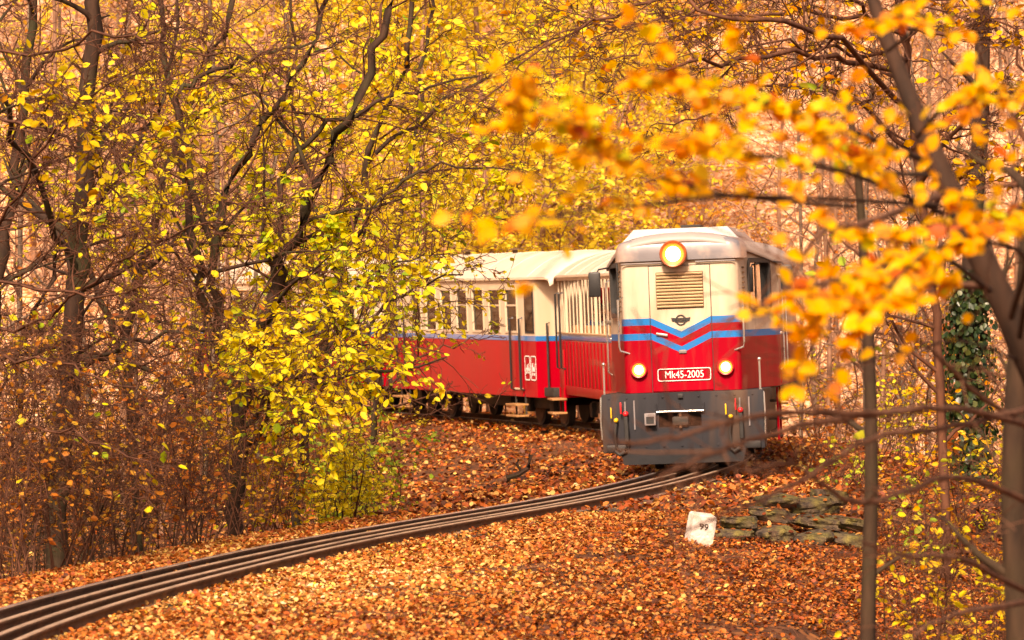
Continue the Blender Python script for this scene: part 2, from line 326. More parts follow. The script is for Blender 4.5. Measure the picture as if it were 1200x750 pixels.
class B:
    """collects shapes into one bmesh; build() links it as one mesh object"""
    def __init__(s): s.bm = bmesh.new()
    def box(s, c, d, bev=0.0, rot=None, seg=2):
        r = bmesh.ops.create_cube(s.bm, size=1.0); vs_ = r['verts']
        mt = Matrix.Translation(c) @ (rot.to_4x4() if rot is not None else Matrix.Identity(4)) @ Matrix.Diagonal((*d, 1))
        bmesh.ops.transform(s.bm, matrix=mt, verts=vs_)
        if bev:
            es = {e for v in vs_ for e in v.link_edges}
            bmesh.ops.bevel(s.bm, geom=list(es), offset=bev, segments=seg, profile=0.6, affect='EDGES')
        return s
    def cyl(s, a, b_, r0, r1=None, seg=16, cap=True):
        a = Vector(a); b_ = Vector(b_); d = b_ - a
        r = bmesh.ops.create_cone(s.bm, cap_ends=cap, segments=seg, radius1=r0, radius2=r0 if r1 is None else r1, depth=d.length)
        mt = Matrix.Translation((a + b_) / 2) @ d.to_track_quat('Z', 'Y').to_matrix().to_4x4()
        bmesh.ops.transform(s.bm, matrix=mt, verts=r['verts'])
        return s
    def sph(s, c, r, seg=12, sc=(1, 1, 1)):
        q = bmesh.ops.create_uvsphere(s.bm, u_segments=seg, v_segments=max(6, seg // 2 + 2), radius=r)
        bmesh.ops.transform(s.bm, matrix=Matrix.Translation(c) @ Matrix.Diagonal((*sc, 1)), verts=q['verts'])
        return s
    def tube(s, pts, r, seg=8):
        pts = [Vector(p) for p in pts]; rings = []
        for i, p in enumerate(pts):
            t = (pts[min(i + 1, len(pts) - 1)] - pts[max(i - 1, 0)]).normalized()
            ref = Vector((0, 0, 1)) if abs(t.z) < 0.9 else Vector((1, 0, 0))
            a = t.cross(ref).normalized(); b_ = t.cross(a)
            rings.append([s.bm.verts.new(p + (a * math.cos(q) + b_ * math.sin(q)) * r) for q in [2 * math.pi * k / seg for k in range(seg)]])
        for x, y in zip(rings, rings[1:]):
            for k in range(seg): s.bm.faces.new((x[k], x[(k + 1) % seg], y[(k + 1) % seg], y[k]))
        s.bm.faces.new(rings[0][::-1]); s.bm.faces.new(rings[-1])
        return s
    def poly(s, pts, th):
        """flat polygon pts (3d) extruded by vector th"""
        a = [s.bm.verts.new(p) for p in pts]; b_ = [s.bm.verts.new(Vector(p) + Vector(th)) for p in pts]
        n = len(a)
        s.bm.faces.new(a); s.bm.faces.new(b_[::-1])
        for i in range(n): s.bm.faces.new((a[i], b_[i], b_[(i + 1) % n], a[(i + 1) % n]))
        return s
    def loft(s, rings, cap=True):
        R = [[s.bm.verts.new(p) for p in r] for r in rings]; n = len(R[0])
        for x, y in zip(R, R[1:]):
            for k in range(n): s.bm.faces.new((x[k], x[(k + 1) % n], y[(k + 1) % n], y[k]))
        if cap: s.bm.faces.new(R[0][::-1]); s.bm.faces.new(R[-1])
        return s
    def mesh(s, name, smooth=None):
        bmesh.ops.recalc_face_normals(s.bm, faces=s.bm.faces[:])
        me = bpy.data.meshes.new(name); s.bm.to_mesh(me); s.bm.free()
        if smooth is not None:
            for p in me.polygons: p.use_smooth = True
            me.set_sharp_from_angle(angle=math.radians(smooth))
        return me
    def build(s, name, material, parent=None, smooth=35):
        return link(name, s.mesh(name, smooth), material, parent)

def text_mesh(txt, size, sx=1.0):
    cu = bpy.data.curves.new('t', 'FONT'); cu.body = txt; cu.size = size; cu.align_x = 'CENTER'; cu.align_y = 'CENTER'; cu.extrude = 0.0015; cu.offset = 0.0
    o = bpy.data.objects.new('t', cu); C.objects.link(o)
    me = bpy.data.meshes.new_from_object(o.evaluated_get(bpy.context.evaluated_depsgraph_get()))
    bpy.data.objects.remove(o); bpy.data.curves.remove(cu)
    # stand it up: text x -> u, y -> z, facing -v
    me.transform(Matrix(((sx, 0, 0, 0), (0, 0, -1, 0), (0, 1, 0, 0), (0, 0, 0, 1))))
    me.materials.clear()
    return me

# ------------------------------------------------------------------ track line and terrain
TP = [(-3.95, 18), (-3.85, 23), (-3.61, 28.05), (-3.41, 30.05), (-3.04, 32.9), (-1.95, 38.7), (-.66, 43.55), (.975, 49.2), (2.28, 55.6), (3.08, 61.5), (3.2, 66.5), (2.6, 71.5), (1.3, 77.5), (-2.0, 87), (-6.3, 96), (-13, 106), (-21, 116)]
def catmull(pts, per=10):
    pts = [np.array(p, float) for p in pts]
    q = [2 * pts[0] - pts[1]] + pts + [2 * pts[-1] - pts[-2]]; out = []
    for i in range(1, len(q) - 2):
        a, b_, c, d = q[i - 1:i + 3]
        for k in range(per):
            t = k / per
            out.append(0.5 * ((2 * b_) + (-a + c) * t + (2 * a - 5 * b_ + 4 * c - d) * t * t + (-a + 3 * b_ - 3 * c + d) * t ** 3))
    out.append(pts[-1]); return np.array(out)
TRK = catmull(TP, 12)
for _ in range(40):   # ease the curve
    TRK[1:-1] = 0.5 * TRK[1:-1] + 0.25 * (TRK[:-2] + TRK[2:])
TS = np.concatenate([[0], np.cumsum(np.linalg.norm(np.diff(TRK, axis=0), axis=1))])
TT = np.gradient(TRK, axis=0); TT /= np.linalg.norm(TT, axis=1)[:, None]
def track_at(s):
    p = np.array([np.interp(s, TS, TRK[:, 0]), np.interp(s, TS, TRK[:, 1])]); t = np.array([np.interp(s, TS, TT[:, 0]), np.interp(s, TS, TT[:, 1])])
    return p, t / np.linalg.norm(t)
def s_of_y(y): return float(np.interp(y, TRK[:, 1], TS))

def sgn_dist(x, y):
    """signed distance to the track line, + on the right going away"""
    x = np.asarray(x, float).ravel(); y = np.asarray(y, float).ravel(); o = np.empty(len(x)); 
    for i in range(0, len(x), 20000):
        dx = x[i:i + 20000, None] - TRK[None, :, 0]; dy = y[i:i + 20000, None] - TRK[None, :, 1]
        k = np.argmin(dx * dx + dy * dy, axis=1); r = np.arange(len(k))
        a, b_ = dx[r, k], dy[r, k]; t = TT[k]
        sg = np.sign(a * t[:, 1] - b_ * t[:, 0])
        o[i:i + 20000] = sg * np.sqrt(a * a + b_ * b_)
    return o
def smooth(a, b_, x):
    t = np.clip((x - a) / (b_ - a), 0, 1); return t * t * (3 - 2 * t)
_ph = NR.uniform(0, 6.28, (10, 3)); _fr = NR.normal(0, 1, (10, 2))
def bumps(x, y, sc):
    z = 0
    for k in range(10): z = z + np.sin(_fr[k, 0] * x * sc + _fr[k, 1] * y * sc + _ph[k, 0])
    return z / 10
def gz(x, y):
    x = np.asarray(x, float); y = np.asarray(y, float); sh = x.shape
    x = x.ravel(); y = y.ravel(); s = sgn_dist(x, y)
    z = np.full(len(x), -0.15)
    bank = smooth(1.0, 3.2, np.abs(s))
    inside = s < 0
    z = np.where(inside, z - 0.55 * smooth(1.3, 4.5, -s), z)
    # verge falls away to the thicket on the near left
    near = 1 - smooth(46, 60, y)
    z = np.where(inside, z - 1.3 * smooth(1.9, 5.0, -s) * near, z)
    # shoulder right of the track, then a slope down into the gully
    z = np.where(~inside, z + 0.10 * smooth(0.7, 2.2, s) * (1 - smooth(50, 58, y)) - 0.16 * np.clip(s - 2.6, 0, 3) - 0.45 * np.clip(s - 5.0, 0, 5), z)
    z = z + bank * (0.10 * bumps(x, y, 1.6) + 0.05 * bumps(y, x, 4.2))
    # wooded hillside behind
    h = np.clip(y - 96 + 0.10 * np.abs(x), 0, None)
    z = z + 0.46 * h * smooth(0, 22, h) + 1.2 * bumps(x, y, 0.12) * smooth(5, 40, h)
    # land rises left and right far outside the picture
    z = z + 0.35 * np.clip(np.abs(x) - 26, 0, 90) * smooth(20, 70, y)
    return z.reshape(sh)
def gz1(x, y): return float(gz(np.array([x]), np.array([y]))[0])

def axis(a, b_, fine, lo, hi, n):
    core = np.arange(lo, hi + fine, fine)
    l = lo - (lo - a) * (np.linspace(0, 1, n)[1:] ** 2); r = hi + (b_ - hi) * (np.linspace(0, 1, n)[1:] ** 2)
    return np.concatenate([l[::-1], core, r])
gx = axis(-260, 260, 0.22, -12, 13, 40); gy = axis(-60, 420, 0.30, 20, 100, 50)
GX, GY = np.meshgrid(gx, gy); GZ = gz(GX, GY)
nx, ny = len(gx), len(gy)
idx = np.arange(nx * ny).reshape(ny, nx)
fc = np.stack([idx[:-1, :-1], idx[:-1, 1:], idx[1:, 1:], idx[1:, :-1]], -1).reshape(-1, 4)
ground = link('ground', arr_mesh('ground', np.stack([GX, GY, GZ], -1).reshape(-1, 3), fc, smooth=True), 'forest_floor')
tag(ground, 'leaf covered forest floor and hillside', 'ground', kind='structure')

# railway track: two running rails, two rusty spare rails lying between them, sleepers
track = bpy.data.objects.new('railway_track', None); C.objects.link(track)
tag(track, 'narrow gauge track with four rails curving through the leaves', 'track', kind='structure')
def sweep(prof, off, s0, s1, dz=0.0, step=0.5, wob=0.0):
    ss = np.arange(s0, s1, step); n = len(prof); V = []
    for i, q in enumerate(ss):
        p, t = track_at(q); nrm = np.array([t[1], -t[0]])
        wo = wob * math.sin(q * 0.7 + off * 9)
        cant = 0.04 * off
        for (a, z) in prof:
            xy = p + nrm * (off + a + wo); V.append((xy[0], xy[1], z + dz + cant))
    V = np.array(V); F_ = []
    for i in range(len(ss) - 1):
        for k in range(n):
            F_.append((i * n + k, i * n + (k + 1) % n, (i + 1) * n + (k + 1) % n, (i + 1) * n + k))
    return arr_mesh('rail', V, F_)
RP = [(-.045, -.115), (.045, -.115), (.045, -.103), (.010, -.088), (.009, -.036), (.023, -.030), (.024, -.006), (.018, 0), (-.018, 0), (-.024, -.006), (-.023, -.030), (-.009, -.036), (-.010, -.088), (-.045, -.103)]
S0, S1 = 2.0, TS[-1] - 2
for off, mt_, lab, e in ((-0.405, 'rail_steel', 'worn running rail with shiny head', S1), (0.405, 'rust', 'rusty running rail nearest the camera', S1), (-0.14, 'rust', None, s_of_y(62)), (0.14, 'rust', None, s_of_y(62))):
    r = link('rail', sweep(RP, off, S0, e, 0 if abs(off) > .3 else -0.012, wob=0 if abs(off) > .3 else 0.012), mt_, track)
    if lab: r['label'] = lab
smesh = B().box((0, 0, 0), (1.35, 0.2, 0.13), 0.012, seg=1).mesh('sleeper')
q = 4.0
while q < S1 - 6:
    p, t = track_at(q)
    o = link('sleeper', smesh, 'sleeper_wood', track)
    o.location = (p[0], p[1], -0.185 + RNG.uniform(-.008, .008)); o.rotation_euler = (0, -0.03, -math.atan2(t[0], t[1]) + RNG.uniform(-.03, .03))
    q += 0.62
# ------------------------------------------------------------------ people (seated figures behind the coach bars, driver)
def bez(p, q, n): return [p.lerp(q, (k + 1) / n) for k in range(n)]
def person(label, loc, rotz, jacket, hairm='hair', lean=0.0, arm_out=None, trousers='cloth_dark'):
    root = thing('person', label, 'person', loc, (0, 0, rotz), None)
    J = {}; E = []; R = {}; kind = {}
    def v(n, p, r, k): J[n] = Vector(p); R[n] = r; kind[n] = k
    v('pelvis', (0, 0, .10), .145, 't'); v('waist', (0, -.02 - lean * .2, .28), .135, 'j'); v('chest', (0, -.02 - lean * .5, .46), .16, 'j')
    v('shl', (0, -.02 - lean * .7, .56), .12, 'j'); v('neck', (0, -.03 - lean * .85, .66), .055, 's'); v('jaw', (0, -.06 - lean, .72), .072, 's')
    v('head', (0, -.05 - lean, .80), .098, 's'); v('top', (0, -.045 - lean, .885), .062, 's'); v('nose', (0, -.172 - lean, .775), .012, 's')
    E += [('pelvis', 'waist'), ('waist', 'chest'), ('chest', 'shl'), ('shl', 'neck'), ('neck', 'jaw'), ('jaw', 'head'), ('head', 'top'), ('head', 'nose')]
    for sd_, nm in ((-1, 'l'), (1, 'r')):
        v('ear' + nm, (sd_ * .112, -.035 - lean, .785), .016, 's'); E.append(('head', 'ear' + nm))
        v('sh' + nm, (sd_ * .185, -.02 - lean * .7, .555), .068, 'j')
        if arm_out and sd_ == arm_out[0]:
            el, wr = Vector(arm_out[1]), Vector(arm_out[2])
        else:
            el, wr = Vector((sd_ * .25, -.08, .30)), Vector((sd_ * .14, -.32, .24))
        dr = (wr - el).normalized()
        v('el' + nm, el, .048, 'j'); v('wr' + nm, wr, .032, 's'); v('pa' + nm, wr + dr * .07, .036, 's')
        E += [('shl', 'sh' + nm), ('sh' + nm, 'el' + nm), ('el' + nm, 'wr' + nm), ('wr' + nm, 'pa' + nm)]
        side = dr.cross(Vector((0, 0, 1))); side = side.normalized() if side.length > .1 else Vector((1, 0, 0))
        for k in range(4):
            a = wr + dr * (.125 + .01 * (1.5 - abs(k - 1.5))) + side * (k - 1.5) * .021
            v('f%d%s' % (k, nm), a, .009, 's'); v('g%d%s' % (k, nm), a + dr * .035 - Vector((0, 0, .022)), .008, 's'); E += [('pa' + nm, 'f%d%s' % (k, nm)), ('f%d%s' % (k, nm), 'g%d%s' % (k, nm))]
        v('th' + nm, wr + dr * .075 - side * sd_ * .055, .010, 's'); E.append(('pa' + nm, 'th' + nm))
        v('hp' + nm, (sd_ * .095, -.03, .09), .10, 't'); v('kn' + nm, (sd_ * .12, -.46, .09), .065, 't'); v('an' + nm, (sd_ * .12, -.44, -.32), .045, 't'); v('to' + nm, (sd_ * .13, -.58, -.38), .04, 'b')
        E += [('pelvis', 'hp' + nm), ('hp' + nm, 'kn' + nm), ('kn' + nm, 'an' + nm), ('an' + nm, 'to' + nm)]
    names = list(J); ix = {n: i for i, n in enumerate(names)}
    me = bpy.data.meshes.new('body'); me.from_pydata([J[n] for n in names], [(ix[a], ix[b_]) for a, b_ in E], [])
    o = bpy.data.objects.new('body_src', me); C.objects.link(o)
    o.modifiers.new('skin', 'SKIN'); o.modifiers.new('sub', 'SUBSURF').levels = 1
    sv = me.skin_vertices[0].data
    for i, n in enumerate(names): sv[i].radius = (R[n], R[n]); sv[i].use_root = (n == 'pelvis')
    dg = bpy.context.evaluated_depsgraph_get()
    bme = bpy.data.meshes.new_from_object(o.evaluated_get(dg)); bpy.data.objects.remove(o)
    bme.materials.clear()
    for mm in ('skin', jacket, trousers, 'black'): bme.materials.append(M[mm])
    segs = [(J[a], J[b_], R[a], R[b_], kind[b_] if kind[b_] != 'j' or kind[a] == 'j' else 'j') for a, b_ in E]
    code = {'s': 0, 'j': 1, 't': 2, 'b': 3}
    for p in bme.polygons:
        c = p.center; best = None
        for a, b_, ra, rb, k in segs:
            ab = b_ - a; t = max(0, min(1, (c - a).dot(ab) / max(ab.length_squared, 1e-9)))
            if k == 's' and t < 0.55 and kind_is_j(a, J, kind): kk = 'j'
            else: kk = k
            dd = (c - (a + ab * t)).length - (ra + (rb - ra) * t)
            if best is None or dd < best[0]: best = (dd, kk)
        p.material_index = code[best[1]]; p.use_smooth = True
    link('body', bme, None, root)
    h = B().sph((0, -.025 - lean, .825), .118, 14, (0.94, 1.05, 0.92)).sph((0, .02 - lean, .76), .098, 12, (1.0, 0.8, 1.1))
    link('hair', h.mesh('hair', 60), hairm, root)
    for sx in (-1, 1): link('eye', B().sph((sx * .036, -.136 - lean, .795), .012, 8).mesh('eye', 60), 'black', root)
    return root
def kind_is_j(a, J, kind):
    for n, p in J.items():
        if p is a: return kind[n] == 'j'
    return False

# ------------------------------------------------------------------ locomotive
def boolean(me, cutters):
    o = bpy.data.objects.new('bsrc', me); C.objects.link(o); tmp = []
    for c in cutters:
        q = bpy.data.objects.new('bcut', c); C.objects.link(q); tmp.append(q)
        md = o.modifiers.new('b', 'BOOLEAN'); md.operation = 'DIFFERENCE'; md.object = q; md.solver = 'EXACT'
    r = bpy.data.meshes.new_from_object(o.evaluated_get(bpy.context.evaluated_depsgraph_get()))
    for q in [o] + tmp: bpy.data.objects.remove(q)
    return r

CANT = -math.radians(2.2)
sL = s_of_y(55.6); pL, tL = track_at(sL)
pR, _ = track_at(sL + 8.4)
thL = math.atan2(pR[0] - pL[0], pR[1] - pL[1]) + math.radians(0.9)
loco = thing('locomotive', 'red and cream diesel locomotive with blue chevron, lit headlamps and grey buffer beam', 'locomotive', (pL[0], pL[1], 0), (0, CANT, -thL))

W1, W2, VF, VT, LL, RC = .775, 1.14, .28, 2.35, 8.9, .10
def arch(u): return 3.13 - .30 * (min(abs(u), 1.3) / 1.14) ** 2.4
def outline(off=0.0):
    """plan outline of the body, going round; off grows it outwards"""
    h = []
    for k in range(6):
        a = math.radians(-90 + 80 * k / 5); h.append((W1 - RC + (RC + off) * math.cos(a), VF + RC + (RC + off) * math.sin(a)))
    front = [(u, VF - off) for u in np.linspace(0, W1 - RC, 5)[:-1]]
    tap = [(W1 + off + (W2 - W1) * t, VF + RC + .02 + (VT - VF - RC) * t) for t in (0.12, .3, .5, .7, .9)]
    k = [(W2 + off - .008, VT - .06), (W2 + off, VT + .05), (W2 + off, (VT + LL / 2) / 2 + .5), (W2 + off, LL / 2)]
    q = front + h + tap + k
    q = q + [(u, LL - v_) for u, v_ in q[-2::-1]]
    full = q + [(-u, v_) for u, v_ in q[-2:0:-1]]
    return full
def ring(off, zf): return [(u, v_, zf(u, v_) if callable(zf) else zf) for u, v_ in outline(off)]
outer = B().loft([ring(0, 1.042), ring(0, 1.5), ring(0, 2.0), ring(0, 2.4), ring(0, lambda u, v_: arch(u) - .12)]).mesh('body')
inner = B().loft([ring(-.05, 1.10), ring(-.05, lambda u, v_: arch(u) - .20)]).mesh('inner')
ev = Vector((W2 - W1, VT - VF - RC, 0)).normalized(); nv = Vector((ev.y, -ev.x, 0))
def rrect(cx, cz, wd, ht, r, n=5):
    out = []
    for sx, sz, a0 in ((1, -1, -90), (1, 1, 0), (-1, 1, 90), (-1, -1, 180)):
        for k in range(n):
            a = math.radians(a0 + 90 * k / (n - 1)); out.append((cx + sx * (wd / 2 - r) + r * math.cos(a), cz + sz * (ht / 2 - r) + r * math.sin(a)))
    return out
def on_panel(side, a, z, out):
    p = Vector((W1, VF + RC, 0)) + ev * a + nv * out
    return Vector((side * p.x, p.y, z))
WCX, WCZ, WW, WH = 1.02, 2.40, 1.12, .66
cut = []
for sd_ in (-1, 1):
    cut.append(B().poly([on_panel(sd_, a, z, .1) for a, z in rrect(WCX, WCZ, WW, WH, .11)], nv * -.25 if sd_ > 0 else Vector((-nv.x, nv.y, 0)) * -.25).mesh('c'))
body = boolean(outer, [inner] + cut)
for p in body.polygons: p.use_smooth = True
body.set_sharp_from_angle(angle=math.radians(28)); body.materials.clear()
link('body', body, 'locomotive_livery', loco)
for sd_ in (-1, 1):
    wnd = bpy.data.objects.new('window', None)
    g = B(); o1 = rrect(WCX, WCZ, WW + .07, WH + .07, .13); i1 = rrect(WCX, WCZ, WW - .05, WH - .05, .09); n = len(o1)
    R = [[g.bm.verts.new(on_panel(sd_, a, z, h)) for a, z in q] for q, h in ((o1, .004), (o1, .022), (i1, .022), (i1, -.03))]
    for x, y in zip(R, R[1:]):
        for k in range(n): g.bm.faces.new((x[k], x[(k + 1) % n], y[(k + 1) % n], y[k]))
    wn_ = g.build('window', 'rubber', loco)
    g = B(); g.poly([on_panel(sd_, a, z, -.02) for a, z in rrect(WCX, WCZ, WW - .04, WH - .04, .1)], (0, 0.004, 0)); g.build('pane', 'cab_glass', wn_)
    g = B(); g.poly([on_panel(sd_, a, z, -.012) for a, z in ((WCX - .1, 2.08), (WCX - .07, 2.08), (WCX - .07, 2.72), (WCX - .1, 2.72))], (0, .02, 0)); g.build('glazing_bar', 'rubber', wn_)
    # row of little vent louvres ahead of the window
    for k in range(9):
        p = on_panel(sd_, .20, 2.12 + k * .065, .006); B().box(p, (.03, .10, .022), .004, seg=1).build('vent_louvre', 'grille_brown', loco)
# roof: curved sheet with rolled edge
def roofz(drop): return lambda u, v_: arch(u) - drop
rf = B().loft([ring(-.02, roofz(.125)), ring(.035, roofz(.125)), ring(.04, roofz(.10)), ring(.02, roofz(.055)), ring(-.05, roofz(.015)), ring(-.16, roofz(0)), ring(-.34, roofz(0)), ring(-.52, roofz(0)), ring(-.64, roofz(0))])
mat('loco_roof', (0.27, 0.235, 0.22), 0.5, 0, 0.1, 2, dirt=(0.24, 0.18, 0.14), dscale=2)
roof = rf.build('roof', 'loco_roof', loco, 50)
mat('visor_paint', (0.165, 0.155, 0.17), 0.35, 0.1, 0.1, 2, dirt=(0.45, 0.33, 0.27), dscale=3)
# front visor hood that carries the top lamp
vis = []
fo = [p for p in outline(.05) if p[1] < .95]
right = sorted([p for p in fo if p[0] >= 0], key=lambda p: (p[1] > VF - .049, p[0] if p[1] <= VF - .049 else p[1]))
line = [(-u, v_) for u, v_ in right[::-1]][:-1] + right
g = B(); n = len(line)
def vis_ring(f, z): return [g.bm.verts.new((u * f, VF + (v_ - VF) * 1 + (1 - f) * .6, z)) for u, v_ in line]
R = [vis_ring(.975, 2.765), vis_ring(1.0, 2.765), vis_ring(1.0, 2.86), vis_ring(.985, 2.95), vis_ring(.95, 3.005), vis_ring(.88, 3.035), vis_ring(.70, 3.07), vis_ring(.4, 3.10)]
for x, y in zip(R, R[1:]):
    for k in range(n - 1): g.bm.faces.new((x[k], x[k + 1], y[k + 1], y[k]))
visor = g.build('visor', 'visor_paint', roof, 40)
g = B(); zt, zb = 3.19, 2.93
g.loft([[(-.86, .62, zb), (.86, .62, zb), (.86, 3.6, zb), (-.86, 3.6, zb)], [(-.62, .72, zt), (.62, .72, zt), (.62, 3.5, zt), (-.62, 3.5, zt)]])
g.build('roof_panel', 'roof_grey', roof, 20)
for u in (-.3, .3): B().box((u, 2.1, zt + .004), (.012, 2.7, .01)).build('panel_seam', 'black', roof)
B().box((.08, 1.6, zt + .03), (.26, .4, .05), .01).build('roof_hatch', 'under_dark', roof)
for sd_ in (-1, 1): B().box((sd_ * .74, 1.6, 3.135), (.02, 1.6, .012), rot=Matrix.Rotation(sd_ * .4, 3, 'Y')).build('roof_strip', 'chrome', roof)
# rain strips under the hood
for a, b_ in ((-.76, -.14), (.22, .74)): B().cyl((a, VF - .035, 2.735), (b_, VF - .035, 2.735), .009).build('rain_strip', 'roof_grey', loco)
# front door panel, grille
DO = VF - .012
g = B(); g.box((0, VF - .004, 1.87), (.80, .014, 1.64), .006, seg=1); door = g.build('front_door', 'locomotive_livery', loco)
for u in (-.404, .404): B().box((u, VF - .003, 1.87), (.008, .012, 1.66)).build('door_seam', 'black', door)
B().box((0, VF - .003, 2.695), (.81, .012, .008)).build('door_seam', 'black', door)
gr = B().box((0, DO - .004, 2.37), (.62, .012, .48), .004, seg=1).build('grille', 'grille_brown', door)
for k in range(11):
    B().box((0, DO - .018, 2.16 + k * .0425), (.605, .024, .017), rot=Matrix.Rotation(.5, 3, 'X')).build('slat', 'slat_cream', gr)
# winged wheel emblem
em = B()
for k in range(20):
    a0, a1 = 2 * math.pi * k / 20, 2 * math.pi * (k + 1) / 20
    em.poly([(r * math.cos(a), DO - .001, 1.978 + r * math.sin(a)) for r, a in ((.072, a0), (.072, a1), (.055, a1), (.055, a0))], (0, -.008, 0))
for dz, l in ((.022, .115), (0, .125), (-.022, .105)): em.box((0, DO - .007, 1.978 + dz), (l * 1.5, .008, .012))
for sd_ in (-1, 1): em.poly([(sd_ * .06, DO - .002, 2.005), (sd_ * .128, DO - .002, 2.012), (sd_ * .115, DO - .002, 1.965), (sd_ * .06, DO - .002, 1.955)], (0, -.007, 0))
em.build('emblem', 'black', door)
B().box((.01, DO - .01, 1.565), (.10, .016, .045), .006).build('maker_plate', 'roof_grey', door)
B().box((-.255, DO - .02, 1.795), (.15, .022, .03), .006, rot=Matrix.Rotation(.17, 3, 'Y')).build('door_handle', 'chrome', door)
# number plate
npl = B(); o1 = rrect(0.02, 1.265, .70, .165, .03); i1 = rrect(0.02, 1.265, .68, .145, .024); n = len(o1)
R = [[npl.bm.verts.new((a, h, z)) for a, z in q] for q, h in ((o1, DO), (o1, DO - .012), (i1, DO - .012), (i1, DO - .004))]
for x, y in zip(R, R[1:]):
    for k in range(n): npl.bm.faces.new((x[k], x[(k + 1) % n], y[(k + 1) % n], y[k]))
plate = npl.build('number_plate', 'white_paint', door)
tm = text_mesh('Mk45-2005', .135, .84); tm.transform(Matrix.Translation((.02, DO - .006, 1.262)))
link('number_lettering', tm, 'white_paint', plate)
# headlamps
def lamp(u, z, r, hood, depth):
    o = B(); v0 = VF
    prof = [(r * 1.02, 0), (r * 1.06, -depth), (r * .98, -depth - .012), (r * .86, -depth - .006), (r * .80, -depth + .03)]
    rings = [[(u + a * math.cos(t), v0 + h, z + a * math.sin(t)) for t in np.linspace(0, 2 * math.pi, 25)[:-1]] for a, h in prof]
    o.loft(rings, cap=False); l = o.build('headlamp', hood, loco, 50)
    rings = [[(u + a * math.cos(t), v0 + h, z + a * math.sin(t)) for t in np.linspace(0, 2 * math.pi, 25)[:-1]] for a, h in ((r * .84, -depth + .006), (r * .55, -depth + .028))]
    B().loft(rings, cap=False).build('reflector', 'lamp_reflector', l, 60)
    B().sph((u, v0 - depth + .032, z), r * .62, 20, (1, .22, 1)).build('lamp_glass', 'lamp_lit', l, 60)
    return l
mat('lamp_housing', (0.45, 0.10, 0.03), 0.35, 0.3, 0.2, 6)  # orange-brown carries the glow of the lit lens in the base colour
lamp(-.055, 2.845, .168, 'lamp_housing', .20)
lamp(-.575, 1.345, .105, 'valve_red', .05); lamp(.565, 1.345, .105, 'valve_red', .05)
# hand rails, stanchions
def rail(name, pts, r=.013, m_='chrome', par=None): return B().tube(pts, r).build(name, m_, par or loco)
for sd_ in (-1, 1):
    u = sd_ * (W1 + .015)
    rail('handrail', [(u - sd_ * .02, VF + .06, 2.30), (u + sd_ * .03, VF - .02, 2.27), (u + sd_ * .03, VF - .03, 1.66), (u + sd_ * .02, VF - .02, 1.60), (u - sd_ * .10, VF + .01, 1.56)])
    rail('stanchion', [(sd_ * 1.02, .06, 1.04), (sd_ * 1.02, .06, 1.42)], .014)
    B().sph((sd_ * 1.02, .06, 1.435), .026, 10).build('stanchion_knob', 'chrome', loco)
    # grab rails at the full width door step
    for vv in (VT + .10, VT + .78): rail('door_rail', [(sd_ * (W2 + .01), vv, 2.55), (sd_ * (W2 + .06), vv, 2.52), (sd_ * (W2 + .06), vv, 1.30), (sd_ * (W2 + .01), vv, 1.26)])
    dr = B().box((sd_ * (W2 + .004), VT + .44, 1.82), (.014, .6, 1.5), .004, seg=1).build('cab_door', 'locomotive_livery', loco)
    B().box((sd_ * (W2 + .02), VT + .2, 1.75), (.03, .12, .03), .006).build('handle', 'chrome', dr)
    # mirrors on arms
    mz = 2.50; mu = sd_ * 1.30
    ar = rail('mirror_arm', [(sd_ * (W2 - .02), VT - .25, mz + .22), (sd_ * 1.24, VT - .35, mz + .20), (mu, VT - .36, mz + .10)], .012, 'black')
    mi = B().box((mu, VT - .37, mz), (.165, .07, .34), .03).build('mirror', 'black', loco)
    B().box((mu, VT - .33, mz), (.13, .006, .30), .002, seg=1).build('mirror_glass', 'chrome', mi)
    rail('lamp_bracket', [(sd_ * W2, VT + .02, 1.98), (sd_ * (W2 + .06), VT - .04, 1.98)], .03, 'chrome')
# deck and buffer beam
B().box((0, LL / 2 + .25, .955), (2.08, LL - .3, .165), .02).build('deck', 'beam_grey', loco)
bb = B()
bx0, bx1, oz0, oz1 = -.31, .24, .59, .78
ZB, ZT = .275, 1.04
bb.box(((-1.06 + bx0) / 2, .06, (ZB + ZT) / 2), (bx0 + 1.06, .12, ZT - ZB), .018, seg=2)
bb.box(((1.06 + bx1) / 2, .06, (ZB + ZT) / 2), (1.06 - bx1, .12, ZT - ZB), .018, seg=2)
bb.box(((bx0 + bx1) / 2, .062, (oz1 + ZT) / 2), (bx1 - bx0 + .03, .11, ZT - oz1), 0)
bb.box(((bx0 + bx1) / 2, .062, (oz0 + ZB) / 2), (bx1 - bx0 + .03, .11, oz0 - ZB), 0)
beam = bb.build('buffer_beam', 'beam_grey', loco)
for sd_ in (-1, 1):
    prof = [(.12, 1.038), (1.35, 1.038), (1.35, .80), (1.15, .66), (.80, .58), (.55, .42), (.38, .29), (.12, .29)]
    B().poly([(sd_ * 1.055, a, z) for a, z in prof], (-sd_ * .03, 0, 0)).build('side_skirt', 'beam_grey', beam, 10)
    rail('edge_rail', [(sd_ * 1.066, .02, .45), (sd_ * 1.075, .0, .7), (sd_ * 1.066, .02, 1.0), (sd_ * 1.02, .1, 1.05)], .012, 'chrome', beam)
    # foot steps and ladder behind the skirt
    for k in range(3): B().box((sd_ * 1.0, VT + .45, .35 + k * .24), (.22, .5, .03), .005, seg=1).build('step', 'under_dark', loco)
    for vv in (VT + .18, VT + .72): B().box((sd_ * 1.08, vv, .66), (.03, .05, .72), .004, seg=1).build('step_hanger', 'red', loco)
B().box(((bx0 + bx1) / 2, .40, .68), (.9, .3, .5)).build('coupler_pocket', 'under_dark', beam)
B().box((-.03, .12, .665), (.22, .34, .12), .03).build('coupler', 'under_dark', beam)
